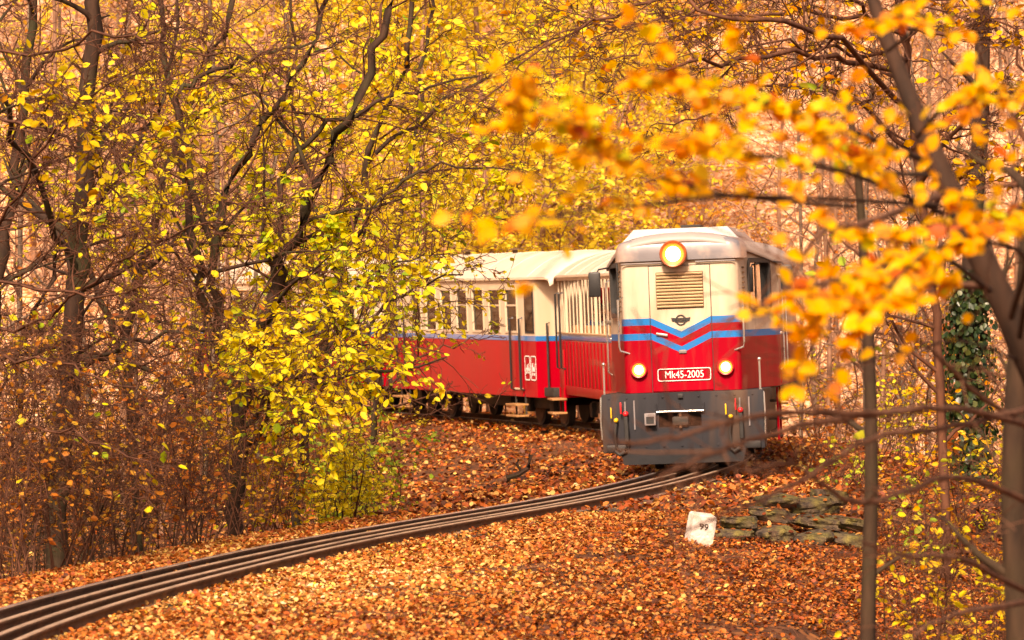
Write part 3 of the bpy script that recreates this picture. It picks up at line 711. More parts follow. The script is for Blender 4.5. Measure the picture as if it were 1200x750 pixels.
B().cyl((-.03, -.02, .57), (-.03, -.02, .76), .02).build('coupler_pin', 'rust', beam)
hg = B().cyl((-.34, -.025, .79), (.28, -.025, .79), .014); hg.build('hinge_rod', 'chrome', beam)
for u in (-.34, -.04, .28): B().box((u, -.012, .83), (.022, .03, .14), .004, seg=1).build('hinge_bracket', 'beam_grey', beam)
lb = B().box((-.42, -.05, .70), (.15, .09, .16), .012).build('lantern_box', 'roof_grey', beam)
B().box((-.42, -.098, .69), (.10, .008, .09), .002, seg=1).build('lantern_face', 'black', lb)
B().box((-.02, -.01, .99), (.065, .03, .055), .004).build('beam_socket', 'black', beam)
for sd_, cu in ((-1, -.77), (1, .73)):
    B().box((cu + .02, -.008, .80), (.02, .02, .28), .002, seg=1).build('bracket', 'roof_grey', beam)
    B().box((cu + .14, -.008, .76), (.02, .02, .38), .002, seg=1).build('bracket', 'roof_grey', beam)
    vb = B().cyl((cu + .03, 0, .78), (cu + .03, -.09, .78), .035).sph((cu + .03, -.09, .78), .036, 12); tp = vb.build('brake_tap', 'valve_red', beam)
    B().box((cu - .03, -.08, .86), (.02, .02, .15), .004).build('tap_lever', 'valve_red', tp)
    vb = B().cyl((cu - .10, 0, .70), (cu - .10, -.08, .70), .03).sph((cu - .10, -.08, .70), .030, 12); tp = vb.build('air_tap', 'yellow_paint', beam)
    B().box((cu - .16, -.06, .80), (.018, .02, .14), .004).build('tap_lever', 'yellow_paint', tp)
    rail('brake_hose', [(cu + .03, -.09, .74), (cu + .04, -.12, .60), (cu + .04, -.12, .42), (cu + .02, -.10, .30), (cu - .06, -.10, .25), (cu - .12, -.08, .30)], .028, 'rubber', beam)
    rail('air_hose', [(cu - .10, -.08, .66), (cu - .12, -.10, .50), (cu - .10, -.10, .34), (cu - .05, -.08, .30)], .018, 'rubber', beam)
    B().box((sd_ * .86, -.02, .33), (.30, .08, .10), .02).build('rerailing_foot', 'black', beam)
for k in range(9):
    for zz in (.98, .34): B().sph((-.96 + k * .235, .0, zz), .014, 8, (1, .6, 1)).build('rivet', 'beam_grey', beam)
pw = B(); pw.loft([[(-.78, -.10, .115), (.78, -.10, .115), (.78, -.06, .115), (-.78, -.06, .115)], [(-.82, -.07, .30), (.82, -.07, .30), (.82, .05, .30), (-.82, .05, .30)]])
pw.build('rail_guard', 'guard_grey', loco, 10)
# bogies and wheels
def wheel(par, c, r=.35, name='wheel'):
    wb = B().cyl((c[0] - .06, c[1], c[2]), (c[0] + .06, c[1], c[2]), r, seg=28); wv = wb.build(name, 'under_dark', par)
    sx = math.copysign(1, c[0]); B().cyl((c[0] + sx * .05, c[1], c[2]), (c[0] + sx * .075, c[1], c[2]), r * .82, seg=24).build('wheel_rim', 'rust', wv)
    return wv
def bogie(par, vc, r=.35, wb=1.5):
    bo = B(); 
    for sd_ in (-1, 1): bo.box((sd_ * .60, vc, .42), (.07, wb + .9, .2), .02)
    bo.box((0, vc, .46), (1.2, .3, .22), .02)
    for sd_ in (-1, 1):
        for k in (-1, 1): bo.box((sd_ * .66, vc + k * wb / 2, .38), (.12, .24, .26), .03)
    o = bo.build('bogie', 'under_dark', par)
    for k in (-1, 1):
        for sd_ in (-1, 1): wheel(o, (sd_ * .42, vc + k * wb / 2, r), r)
    return o
bogie(loco, 2.0, .375, 1.6); bogie(loco, LL - 1.8, .375, 1.6)
B().box((0, LL / 2, .62), (1.7, 2.4, .5), .04).build('fuel_tank', 'under_dark', loco)
B().box((0, 3.15, 1.95), (2.1, .04, 1.7)).build('cab_bulkhead', 'bulkhead', loco)
# driver behind the side window
def to_world(root, p):
    rt = Matrix.Translation(root.location) @ root.rotation_euler.to_matrix().to_4x4(); return rt @ Vector(p)
person('driver in blue jacket looking out behind the side window of the locomotive', to_world(loco, (.70, 2.45, 1.50)), -thL + .3, 'cloth_blue')

# ------------------------------------------------------------------ coaches
def coach_place(sfront, length):
    p0, _ = track_at(sfront); p1, _ = track_at(sfront + length)
    return (p0[0], p0[1], 0), (0, CANT, -math.atan2(p1[0] - p0[0], p1[1] - p0[1]))
def coach_roof(par, hw, v0, v1, ze, zt, over=.06):
    n = 13; rings = []
    for v_, f, dz in ((v0 - .18, .80, -.13), (v0 - .10, .95, -.035), (v0 + .12, 1, 0), (v1 - .12, 1, 0), (v1 + .10, .95, -.035), (v1 + .18, .80, -.13)):
        top = []
        for k in range(n):
            u = -1 + 2 * k / (n - 1); top.append((u * (hw + over) * (1 if abs(u) > .99 else 1), v_, ze + (zt - ze) * (1 - abs(u) ** 2.3) * (1 if dz == 0 else f) + dz))
        rings.append(top + [(u_, v__, z_ - .035) for u_, v__, z_ in top[::-1]])
    g = B(); g.loft(rings); ro = g.build('roof', 'roof_paint', par, 50)
    v_ = v0 + 1.1
    while v_ < v1 - .5:
        pts = [((-1 + 2 * k / 20) * (hw + over - .01), v_, ze + (zt - ze) * (1 - abs(-1 + 2 * k / 20) ** 2.3) + .004) for k in range(21)]
        B().tube(pts, .012, 4).build('roof_seam', 'roof_paint', ro); v_ += 1.45
    for sd_ in (-1, 1): B().box((sd_ * (hw + over - .02), (v0 + v1) / 2, ze - .03), (.05, v1 - v0, .03), .006).build('gutter', 'cream', ro)
    return ro

# open summer coach with bars
L1 = 9.6; s1 = sL + LL + .75
loc1, rot1 = coach_place(s1, L1)
oc = thing('open_coach', 'open sided red coach with cream upright bars coupled right behind the locomotive', 'train coach', loc1, rot1)
H1 = 1.06
B().box((0, L1 / 2, .80), (2 * H1 - .06, L1, .14), .01).build('floor', 'under_dark', oc)
for sd_ in (-1, 1):
    sw = B().box((sd_ * H1, L1 / 2, 1.20), (.05, L1, .80), .008).build('side_wall', 'red', oc)
    B().box((sd_ * (H1 + .001), L1 / 2, 1.655), (.058, L1, .10), .006).build('blue_stripe', 'blue', oc)
    B().box((sd_ * (H1 + .004), L1 / 2, .74), (.07, L1 - .1, .16), .01).build('sole_bar', 'red', oc)
    B().box((sd_ * H1, L1 / 2, 1.72), (.085, L1, .03), .006).build('window_sill', 'slat_cream', oc)
    B().box((sd_ * H1, L1 / 2, 2.68), (.07, L1, .10), .008).build('top_rail', 'cream', oc)
    for k in range(int(L1 / .4)):
        B().box((sd_ * (H1 + .032), .2 + k * .4, 1.20), (.018, .05, .76), .004, seg=1).build('wall_rib', 'red', sw)
bar_t = B().box((0, 0, 2.18), (.022, .03, .91), .006, seg=1).mesh('bar'); post = B().box((0, 0, 2.18), (.05, .06, .93), .008, seg=1).mesh('post')
nb = int(L1 / .42)
for sd_ in (-1, 1):
    for k in range(nb + 1):
        big = k % 4 == 0
        if sd_ > 0 and not big: continue
        o = link('post' if big else 'bar', post if big else bar_t, 'cream', oc); o.location = (sd_ * H1, .06 + k * (L1 - .12) / nb, 0)
for v_ in (.03, L1 - .03):
    B().box((0, v_, 1.2), (2 * H1 - .1, .05, .84), .006).build('end_wall', 'red', oc)
    for u in (-.98, -.45, .45, .98): B().box((u, v_, 2.18), (.08, .06, .96), .006).build('end_post', 'cream', oc)
coach_roof(oc, H1, 0, L1, 2.72, 3.10)
for sd_ in (-1, 1):
    for vv in (1.4, 1.95, L1 - .28, L1 - .75):
        rail('grab_handle', [(sd_ * (H1 + .03), vv, 2.42), (sd_ * (H1 + .10), vv, 2.40), (sd_ * (H1 + .10), vv, 1.12), (sd_ * (H1 + .03), vv, 1.10)], .018, 'black', oc)
    for vv in (1.7, L1 - .5):
        dw = B().box((sd_ * (H1 + .04), vv, .98), (.03, .50, .9), .006).build('door', 'red', oc)
        for k in range(2):
            B().box((sd_ * (H1 + .16), vv, .34 + k * .24), (.26, .6, .035), .006).build('step', 'bench_wood', oc)
        for q in (-.27, .27): B().box((sd_ * (H1 + .06), vv + q, .55), (.03, .03, .45), .003, seg=1).build('step_hanger', 'red', oc)
for k in range(7):
    for u in (-.62, .62):
        bn = B().box((u, 1.3 + k * 1.15, 1.28), (.78, .40, .04), .008).build('bench_seat', 'bench_wood', oc)
        B().box((u, 1.52 + k * 1.15, 1.58), (.78, .04, .55), .008).build('bench_back', 'bench_wood', bn)
bogie(oc, 1.7, .30, 1.3); bogie(oc, L1 - 1.7, .30, 1.3)
B().box((0, L1 / 2, .55), (1.2, 2.6, .36), .03).build('underframe_box', 'under_dark', oc)

# closed coach
L2 = 10.6; s2 = s1 + L1 + .75
def closed_coach(label, sfront):
    loc, rot = coach_place(sfront, L2)
    cc = thing('passenger_coach', label, 'train coach', loc, rot)
    H = 1.08; zs, zw0, zw1, ze = .56, 1.70, 2.52, 2.70
    v0 = 1.45; vend = L2
    B().box((0, L2 / 2, .66), (2 * H - .08, L2 - .2, .16), .01).build('floor', 'under_dark', cc)
    # narrow vestibule end: chamfered plan
    wins = []; v_ = v0 + .35
    while v_ + .72 < vend - 1.4: wins.append((v_, v_ + .72)); v_ += 1.0
    for sd_ in (-1, 1):
        wl = B()
        wl.box((sd_ * H, (v0 + vend - 1.2) / 2, (zs + 1.565) / 2), (.06, vend - 1.2 - v0, 1.565 - zs), .004, seg=1)
        wall = wl.build('side_wall', 'red', cc)
        up = B(); edges = [v0] + [q for w_ in wins for q in w_] + [vend - 1.2]
        for a, b_ in zip(edges[0::2], edges[1::2]): up.box((sd_ * H, (a + b_) / 2, (1.655 + ze) / 2), (.056, b_ - a, ze - 1.655))
        for a, b_ in wins:
            up.box((sd_ * H, (a + b_) / 2, (zw1 + ze) / 2), (.0555, b_ - a, ze - zw1)); up.box((sd_ * H, (a + b_) / 2, (1.655 + zw0) / 2), (.0555, b_ - a, zw0 - 1.655))
        up.build('window_wall', 'cream', cc)
        B().box((sd_ * (H + .002), (v0 + vend - 1.2) / 2, 1.61), (.064, vend - 1.2 - v0, .088), .003, seg=1).build('blue_stripe', 'blue', cc)
        for a, b_ in wins:
            fr = B()
            for (c, s_) in (((sd_ * (H + .01), a + .02, (zw0 + zw1) / 2), (.06, .04, zw1 - zw0)), ((sd_ * (H + .01), b_ - .02, (zw0 + zw1) / 2), (.06, .04, zw1 - zw0)), ((sd_ * (H + .01), (a + b_) / 2, zw0 + .02), (.06, b_ - a - .08, .04)), ((sd_ * (H + .01), (a + b_) / 2, zw1 - .02), (.06, b_ - a - .08, .04)), ((sd_ * (H + .005), (a + b_) / 2, zw0 + .5), (.04, b_ - a - .08, .03))):
                fr.box(c, s_)
            f = fr.build('window', 'cream', cc); B().box((sd_ * H, (a + b_) / 2, (zw0 + zw1) / 2), (.006, b_ - a - .04, zw1 - zw0 - .04)).build('pane', 'glass', f)
        # vestibule side panels with recessed door, set in and tapering towards the ends
        for e0, e1, sg in ((v0, 0.0, 1), (vend - 1.2, vend, -1)):
            us, ue = H, .80
            for z0_, z1_, mt_ in ((zs, 1.565, 'red'), (1.655, ze, 'cream'), (1.565, 1.655, 'blue')):
                o_ = .004 if mt_ == 'blue' else 0
                g = B(); a0 = e0; a1 = e0 + (e1 - e0) * .45
                g.poly([(sd_ * (us + .03 + o_), a1, z0_), (sd_ * (us + .03 + o_), a0, z0_), (sd_ * (us + .03 + o_), a0, z1_), (sd_ * (us + .03 + o_), a1, z1_)], (-sd_ * .05, 0, 0))
                g.build({'red': 'vestibule_panel', 'cream': 'vestibule_panel', 'blue': 'blue_stripe'}[mt_], mt_, cc, 10)
                g = B()
                g.poly([(sd_ * (us + .03 + o_), a1, z0_), (sd_ * (ue + o_), e1, z0_), (sd_ * (ue + o_), e1, z1_), (sd_ * (us + .03 + o_), a1, z1_)], (-sd_ * .05, 0, 0))
                g.build({'red': 'vestibule_panel', 'cream': 'vestibule_panel', 'blue': 'blue_stripe'}[mt_], mt_, cc, 10)
            # vestibule window
            vc = e0 + (e1 - e0) * .23
            wv = B().box((sd_ * (H + .034), vc, 2.12), (.012, .52, .84), .004, seg=1).build('window', 'rubber', cc)
            B().box((sd_ * (H + .042), vc, 2.12), (.006, .44, .76)).build('pane', 'glass', wv)
            dv = e0 - sg * .0 + (.0 if sg > 0 else 0)
            d_ = B().box((sd_ * (H + .035), e0 + sg * .34, 1.06), (.02, .46, 1.0), .006, seg=1).build('door', 'red', cc)
            B().box((sd_ * (H + .05), e0 + sg * .34, .70), (.03, .44, .03), .004, seg=1).build('door_ledge', 'cream', d_)
            for vv in (e0 + sg * .08, e0 + sg * .62): rail('grab_handle', [(sd_ * (H + .03), vv, 1.98), (sd_ * (H + .10), vv, 1.96), (sd_ * (H + .10), vv, .70), (sd_ * (H + .03), vv, .68)], .02, 'black', cc)
            rail('grab_handle', [(sd_ * .93, e1 + sg * .45, 1.9), (sd_ * 1.03, e1 + sg * .38, 1.88), (sd_ * 1.03, e1 + sg * .38, .70), (sd_ * .93, e1 + sg * .45, .68)], .02, 'black', cc)
            for k in range(2): B().box((sd_ * (H + .10), e0 + sg * .34, .22 + k * .20), (.24, .62, .035), .006).build('step', 'bench_wood', cc)
            for q in (-.28, .28): B().box((sd_ * (H + .02), e0 + sg * .34 + q, .40), (.03, .03, .40), .003, seg=1).build('step_hanger', 'under_dark', cc)
    for v_ in (.02, L2 - .02):
        B().box((0, v_, (zs + 1.565) / 2), (1.60, .05, 1.565 - zs), .004, seg=1).build('end_wall', 'red', cc)
        B().box((0, v_, (1.655 + ze) / 2), (1.60, .05, ze - 1.655), .004, seg=1).build('end_wall', 'cream', cc)
        B().box((0, v_, 1.61), (1.606, .056, .088)).build('blue_stripe', 'blue', cc)
        sg = -1 if v_ < 1 else 1
        B().box((0, v_ + sg * .04, 1.55), (.62, .03, 1.85), .006).build('end_door', 'red', cc)
    rf = coach_roof(cc, H, 0, L2, ze, 3.14)
    for vv in (2.2, 5.2, 8.2):
        B().cyl((0, vv, 3.12), (0, vv, 3.20), .05).cyl((0, vv, 3.20), (0, vv, 3.24), .13, .05).build('roof_vent', 'grille_brown', rf)
    for k in range(8):
        for u in (-.6, .6): B().box((u, v0 + .5 + k, 1.25), (.8, .42, .9), .03).build('seat', 'interior', cc)
    bogie(cc, 1.9, .31, 1.35); bogie(cc, L2 - 1.9, .31, 1.35)
    B().box((0, L2 / 2, .46), (1.1, 2.4, .3), .03).build('underframe_box', 'under_dark', cc)
    return cc, H
cc, HC = closed_coach('red and cream closed coach with large windows behind the open coach', s2)
closed_coach('rearmost red and cream closed coach half hidden by foliage', s2 + L2 + .75)
# bicycle and pushchair signs painted on the closed coach, near its front door
def picto(kind, vc):
    x = -(HC + .036); g = B()
    def P2(a, z): return (x, vc - a, 1.08 + z)    # a to the viewer's right (towards the loco)
    o1 = rrect(0, 0, .30, .44, .05); i1 = rrect(0, 0, .26, .40, .035); n = len(o1)
    for k in range(n):
        q = (k + 1) % n
        if (Vector(o1[k]) - Vector(o1[q])).length < 1e-6: continue
        g.poly([P2(*o1[k]), P2(*o1[q]), P2(*i1[q]), P2(*i1[k])], (-.003, 0, 0))
    def bar(a, b_, wd=.022):
        a = Vector(a); b_ = Vector(b_); n_ = Vector((-(b_ - a).y, (b_ - a).x)).normalized() * wd / 2
        g.poly([P2(*(a + n_)), P2(*(b_ + n_)), P2(*(b_ - n_)), P2(*(a - n_))], (-.003, 0, 0))
    def circ(c, r, wd=.018):
        for k in range(14):
            t0, t1 = 2 * math.pi * k / 14, 2 * math.pi * (k + 1) / 14
            g.poly([P2(c[0] + rr * math.cos(t), c[1] + rr * math.sin(t)) for rr, t in ((r, t0), (r, t1), (r - wd, t1), (r - wd, t0))], (-.003, 0, 0))
    if kind == 0:
        circ((-.055, -.05), .052); circ((.06, -.05), .052)
        for a, b_ in (((-.055, -.05), (-.025, .03)), ((-.025, .03), (.04, .03)), ((.04, .03), (.06, -.05)), ((-.025, .03), (.0, -.05)), ((.0, -.05), (.04, .03)), ((.04, .03), (.035, .07)), ((.035, .07), (.065, .07)), ((-.03, .05), (-.005, .05))): bar(a, b_, .014)
    else:
        circ((-.05, -.11), .03); circ((.05, -.11), .03)
        g.poly([P2(-.07, -.06), P2(.07, -.06), P2(.08, .02), P2(-.02, .02), P2(-.02, .10), P2(-.08, .06)], (-.003, 0, 0)); bar((.07, .0), (.11, .09))
    s = g.build('pictogram', 'white_paint', cc, 10); s['label'] = ['white bicycle pictogram in rounded frame', 'white pushchair pictogram in rounded frame'][kind]
picto(0, 1.30); picto(1, .96)

# passengers in the open coach
def in_coach(u, v_, z): 
    rt = Matrix.Translation(loc1) @ (Matrix.Rotation(rot1[2], 4, 'Z') @ Matrix.Rotation(rot1[1], 4, 'Y')); return rt @ Vector((u, v_, z))
person('passenger in dark jacket resting a forearm out over the sill of the open coach', in_coach(-.66, 1.15, 1.30), rot1[2] + .9, 'cloth_dark', arm_out=(-1, (-.27, -.34, .40), (-.06, -.60, .43)))
person('passenger in tan jacket seated in the middle of the open coach', in_coach(-.60, 4.75, 1.30), rot1[2] + .3, 'cloth_tan')
person('passenger in pale jacket seated towards the back of the open coach', in_coach(-.60, 7.05, 1.30), rot1[2] + .5, 'cloth_white')
person('passenger in blue jacket seated at the back end of the open coach', in_coach(-.60, 8.2, 1.30), rot1[2] - .2, 'cloth_blue')
# ------------------------------------------------------------------ vegetation builders
def leaf_mesh(pos, axis_, nrm, size, tint, width=0.62, name='leaves'):
    """one folded six-point blade per row"""
    pos = np.asarray(pos, float); n = len(pos)
    a = np.asarray(axis_, float); a /= np.linalg.norm(a, axis=1)[:, None] + 1e-9
    nn = np.asarray(nrm, float); s = np.cross(a, nn); s /= np.linalg.norm(s, axis=1)[:, None] + 1e-9
    nn = np.cross(s, a)
    L = np.asarray(size, float)[:, None]; W = L * width * NR.uniform(.8, 1.15, (n, 1)); cu = L * NR.uniform(-.12, .16, (n, 1)); fo = L * NR.uniform(.03, .14, (n, 1))
    v = np.empty((n, 6, 3))
    v[:, 0] = pos
    v[:, 1] = pos + a * L * .30 - s * W * .46 + nn * fo
    v[:, 2] = pos + a * L * .70 - s * W * .40 + nn * (fo + cu * .6)
    v[:, 3] = pos + a * L + nn * cu
    v[:, 4] = pos + a * L * .70 + s * W * .40 + nn * (fo + cu * .6)
    v[:, 5] = pos + a * L * .30 + s * W * .46 + nn * fo
    b_ = (np.arange(n) * 6)[:, None]
    f = np.concatenate([b_ + np.array([[0, 3, 2, 1]]), b_ + np.array([[0, 5, 4, 3]])])
    return arr_mesh(name, v.reshape(-1, 3), f, np.repeat(tint, 6))

def tube_mesh(polys, sides, name):
    """polys: list of (pts list, radii list)"""
    V, F_, off = [], [], 0
    by = {}
    for p, r in polys: by.setdefault(len(p), []).append((p, r))
    for n, lst in by.items():
        A = np.array([[tuple(q) for q in p] for p, _ in lst], float); Rr = np.array([r for _, r in lst], float)
        T = np.gradient(A, axis=1); T /= np.linalg.norm(T, axis=2)[..., None] + 1e-9
        ref = np.where(np.abs(T[..., 2:3]) < .9, np.array([0, 0, 1.0]), np.array([1.0, 0, 0]))
        a = np.cross(T, ref); a /= np.linalg.norm(a, axis=2)[..., None] + 1e-9; b_ = np.cross(T, a)
        ang = 2 * np.pi * np.arange(sides) / sides
        ringv = A[:, :, None] + (a[:, :, None] * np.cos(ang)[None, None, :, None] + b_[:, :, None] * np.sin(ang)[None, None, :, None]) * Rr[:, :, None, None]
        m_ = len(lst); V.append(ringv.reshape(-1, 3))
        base = (np.arange(m_) * n * sides)[:, None, None] + (np.arange(n - 1) * sides)[None, :, None]
        k = np.arange(sides)[None, None, :]; k2 = (k + 1) % sides
        F_.append(np.stack([base + k, base + k2, base + sides + k2, base + sides + k], -1).reshape(-1, 4) + off)
        off += m_ * n * sides
    return arr_mesh(name, np.concatenate(V), np.concatenate(F_), smooth=True)

def rv(s=1.0): return Vector((RNG.gauss(0, s), RNG.gauss(0, s), RNG.gauss(0, s)))
def spline(pts, per=5):
    o = catmull([tuple(p) for p in pts], per); return [Vector(q) for q in o]

class Tree:
    def __init__(s, **k):
        s.thick = []; s.thin = []; s.leaves = []
        s.leaf_p = k.get('leaf_p', .8); s.leaf_size = k.get('leaf_size', .085); s.leaf_from = k.get('leaf_from', 2); s.droop = k.get('droop', .25)
        s.maxl = k.get('maxl', 3); s.kids = k.get('kids', (7, 6, 5, 0)); s.flat = k.get('flat', .45); s.jit = k.get('jit', .16); s.trop = k.get('trop', (.04, .03, .0, -.02))
        s.ratio = k.get('ratio', (.5, .5, .5)); s.step = k.get('step', .055); s.rmin = k.get('rmin', .0028); s.mask = k.get('mask'); s.tilt = k.get('tilt', .9); s.flat0 = k.get('flat0', 1.0)
    def add(s, pts, rad, lvl):
        (s.thick if rad[0] > .022 else s.thin).append((pts, rad))
        if lvl >= s.leaf_from: s.put_leaves(pts)
    def put_leaves(s, pts):
        sgn = 1
        for a, b_ in zip(pts, pts[1:]):
            d = b_ - a; l = d.length; n = max(1, int(l / s.step))
            for k in range(n):
                if RNG.random() > s.leaf_p: continue
                p = a + d * ((k + RNG.random()) / n)
                if s.mask and not s.mask(p): continue
                dn = d.normalized(); side = dn.cross(Vector((0, 0, 1))); side = side.normalized() if side.length > .05 else Vector((1, 0, 0))
                sgn = -sgn
                ax = dn * .55 + side * sgn * .8 + Vector((0, 0, -s.droop)) + rv(.35)
                s.leaves.append((tuple(p), tuple(ax)))
    def grow(s, p, d, L, r, lvl):
        n = (8, 7, 4, 3)[min(lvl, 3)]; seg = L / n; pts = [p.copy()]; rad = [r]; dirs = [d]
        for i in range(n):
            d = (d + rv(s.jit) + Vector((0, 0, s.trop[min(lvl, 3)]))).normalized(); p = p + d * seg
            pts.append(p); rad.append(max(s.rmin, r * (1 - .82 * (i + 1) / n))); dirs.append(d)
        s.add(pts, rad, lvl); s.spawn(pts, rad, L, lvl)
    def spawn(s, pts, rad, L, lvl, t0=.22):
        if lvl >= s.maxl: return
        k = s.kids[lvl]; k = max(1, int(k * RNG.uniform(.75, 1.25))); n = len(pts) - 1
        for j in range(k):
            t = t0 + (1 - t0) * (j + RNG.random()) / k; i = min(n - 1, int(t * n)); f = t * n - i
            p = pts[i].lerp(pts[i + 1], f); d = (pts[i + 1] - pts[i]).normalized()
            ax = rv(1); ax.z *= s.flat if lvl >= 1 else s.flat0
            ax = ax - d * ax.dot(d)
            if ax.length < .05: continue
            cd = (d * RNG.uniform(.45, .9) + ax.normalized() * RNG.uniform(.6, 1.0)).normalized()
            s.grow(p, cd, L * s.ratio[lvl] * RNG.uniform(.55, 1.2) * (1.1 - .5 * t), max(s.rmin, rad[i] * RNG.uniform(.38, .6)), lvl + 1)
    def limb(s, pts, r0, r1, lvl=0, spawn=True, t0=.22, wob=0.0):
        q = spline(pts, 5)
        if wob: q = [q[0]] + [v_ + rv(wob) for v_ in q[1:]]
        n = len(q) - 1; rad = [r0 + (r1 - r0) * i / n for i in range(n + 1)]
        L = sum((b_ - a).length for a, b_ in zip(q, q[1:]))
        s.add(q, rad, lvl)
        if spawn: s.spawn(q, rad, L, lvl, t0)
        return q
    def leafdata(s):
        n = len(s.leaves); pos = np.array([l[0] for l in s.leaves]); ax = np.array([l[1] for l in s.leaves])
        nrm = np.array([0, 0, 1.0]) * (1 - s.tilt * .45) + NR.normal(0, .7 * s.tilt, (n, 3)) + np.array([0, -.3, 0])
        return pos, ax, nrm, s.leaf_size * NR.uniform(.42, 1.28, n)
    def build(s, root, base, bark, leaf, twig=None, tint=(0, 1), bias=1.0, crown='crown', sides=7):
        off = -Vector(base)
        if s.thick:
            me = tube_mesh(s.thick, sides, 'trunk'); me.transform(Matrix.Translation(off)); link('trunk', me, bark, root)
        if s.thin:
            me = tube_mesh(s.thin, 3, 'twigs'); me.transform(Matrix.Translation(off)); tag(link('twigs', me, twig or bark, root), kind='stuff')
        if s.leaves:
            n = len(s.leaves); pos, ax, nrm, sz = s.leafdata()
            # neighbouring leaves turn together
            tt = NR.random(n) * .62 + .38 * (.5 + .5 * np.sin(pos[:, 0] * 2.1 + 1.7 * pos[:, 2] + .8 * pos[:, 1]))
            tt = tint[0] + (tint[1] - tint[0]) * np.clip(tt, 0, 1) ** bias
            me = leaf_mesh(pos, ax, nrm, sz, tt, name=crown); me.transform(Matrix.Translation(off)); tag(link(crown, me, leaf, root), kind='stuff')
        return root

def base_at(px, d, dz=-.15):
    x = (px - 600) * d / F; return Vector((x, d, gz1(x, d) + dz))

# ------------------------------------------------------------------ leaf litter on the ground
def litter(n, xr, yr, size, name, label, lift=.0, keep=None, tpow=1.0, far=False):
    x = NR.uniform(*xr, n); y = NR.uniform(*yr, n)
    if keep is not None:
        k = keep(x, y); x, y = x[k], y[k]
    z = gz(x, y); n = len(x)
    s_ = sgn_dist(x, y)
    pos = np.stack([x, y, z + NR.uniform(.0, .035, n) + lift + .06 * (np.abs(s_) > .44) * (1 - smooth(.7, 2.0, np.abs(s_)))], -1)
    a = NR.uniform(0, 2 * np.pi, n); ax = np.stack([np.cos(a), np.sin(a), NR.normal(0.12, .35, n)], -1)
    nr = np.stack([NR.normal(0, .7, n), NR.normal(-.1, .7, n), np.ones(n)], -1)
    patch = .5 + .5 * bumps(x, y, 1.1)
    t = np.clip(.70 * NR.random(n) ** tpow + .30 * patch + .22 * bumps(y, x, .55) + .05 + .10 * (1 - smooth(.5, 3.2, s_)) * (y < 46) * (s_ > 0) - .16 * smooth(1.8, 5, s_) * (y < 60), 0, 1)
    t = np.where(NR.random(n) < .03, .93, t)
    me = leaf_mesh(pos, ax, nr, size * NR.uniform(.45, 1.4, n), t, .72, name)
    o = link(name, me, 'leaf_litter'); tag(o, label, 'leaves', kind='stuff'); return o
def infrustum(mx=1.06):
    def k(x, y):
        keep = (np.abs(x) < 0.12 * y * mx + .5)
        s = sgn_dist(x, y); on = np.abs(s) < .44
        on2 = on & (NR.random(len(x)) > .24)
        clump = bumps(x * 1.0, y * 1.0, 2.6) + .8 * bumps(y, x, 6.0)
        return keep & ~on2 & (s > -4.2 - 20 * (y > 44)) & (clump > NR.uniform(-.75, .05, len(x)))
    return k
litter(340000, (-5.6, 6), (22.5, 46), .039, 'leaf_litter', 'orange and brown fallen leaves covering the near bank', keep=infrustum())
litter(105000, (-9, 9), (46, 97), .075, 'leaf_litter', 'fallen leaves covering the bank between the near rails and the coaches', keep=infrustum(), tpow=2.0)  # leaf tones pushed darker here to stand in for shade under the trees
litter(40000, (-20, 20), (97, 160), .11, 'leaf_litter', 'blurred fallen leaves on the hillside behind the train', keep=infrustum(1.2), tpow=.55)

# dead sticks among the leaves
sk = []
for _ in range(520):
    y_ = RNG.uniform(23, 62); x_ = RNG.uniform(-.115, .125) * y_; a = RNG.uniform(0, 6.28); l = RNG.uniform(.08, .45)
    if abs(sgn_dist([x_], [y_])[0]) < .7: continue
    p0 = Vector((x_, y_, gz1(x_, y_) + .03)); dv = Vector((math.cos(a), math.sin(a), 0)) * l
    p1 = p0 + dv * .5 + rv(.02); p2 = p0 + dv; p2.z = gz1(p2.x, p2.y) + RNG.uniform(.02, .07); sk.append(([p0, p1, p2], [.006, .006, .003]))
tag(link('fallen_twigs', tube_mesh(sk, 4, 'fallen_twigs'), 'bark_twig'), 'small dead twigs scattered among the fallen leaves', 'twigs', kind='stuff')

# ------------------------------------------------------------------ stones, distance marker, fallen branch
def stone(px, d, up, sz, rot, label, seed):
    x = (px - 600) * d / F; c = Vector((x, d, gz1(x, d) + up * .88 - .05)); rg = np.random.default_rng(seed)
    g = B(); bmesh.ops.create_cube(g.bm, size=1.0)
    bmesh.ops.subdivide_edges(g.bm, edges=g.bm.edges[:], cuts=7, use_grid_fill=True)
    k1 = rg.normal(0, 1, (9, 3)); ph = rg.uniform(0, 6.28, 9); pl = [(Vector(rg.normal(0, 1, 3)).normalized(), rg.uniform(.40, .56)) for _ in range(7)]
    for v_ in g.bm.verts:
        q = v_.co.copy(); q = q.lerp(q.normalized() * .62, .08)
        for n_, h in pl:                      # broken faces
            e = q.dot(n_) - h
            if e > 0: q -= n_ * e * .9
        lay = math.floor((q.z + .5) * 4.0) % 2 * .035   # bedding layers
        q.x *= 1 - lay; q.y *= 1 - lay
        f = sum(math.sin(5 * (k1[m_][0] * q.x + k1[m_][1] * q.y + 1.6 * k1[m_][2] * q.z) + ph[m_]) for m_ in range(9)) / 9
        q += q.normalized() * f * .07 + Vector(rg.normal(0, .010, 3)); q.x *= sz[0] * .92; q.y *= sz[1]; q.z *= sz[2] * .88; v_.co = q
    o = link('mossy_stone', g.mesh('mossy_stone', 30), 'mossy_rock'); o.location = c; o.rotation_euler = rot
    tag(o, label, 'stone', 'mossy stones of the tumbled wall'); return o
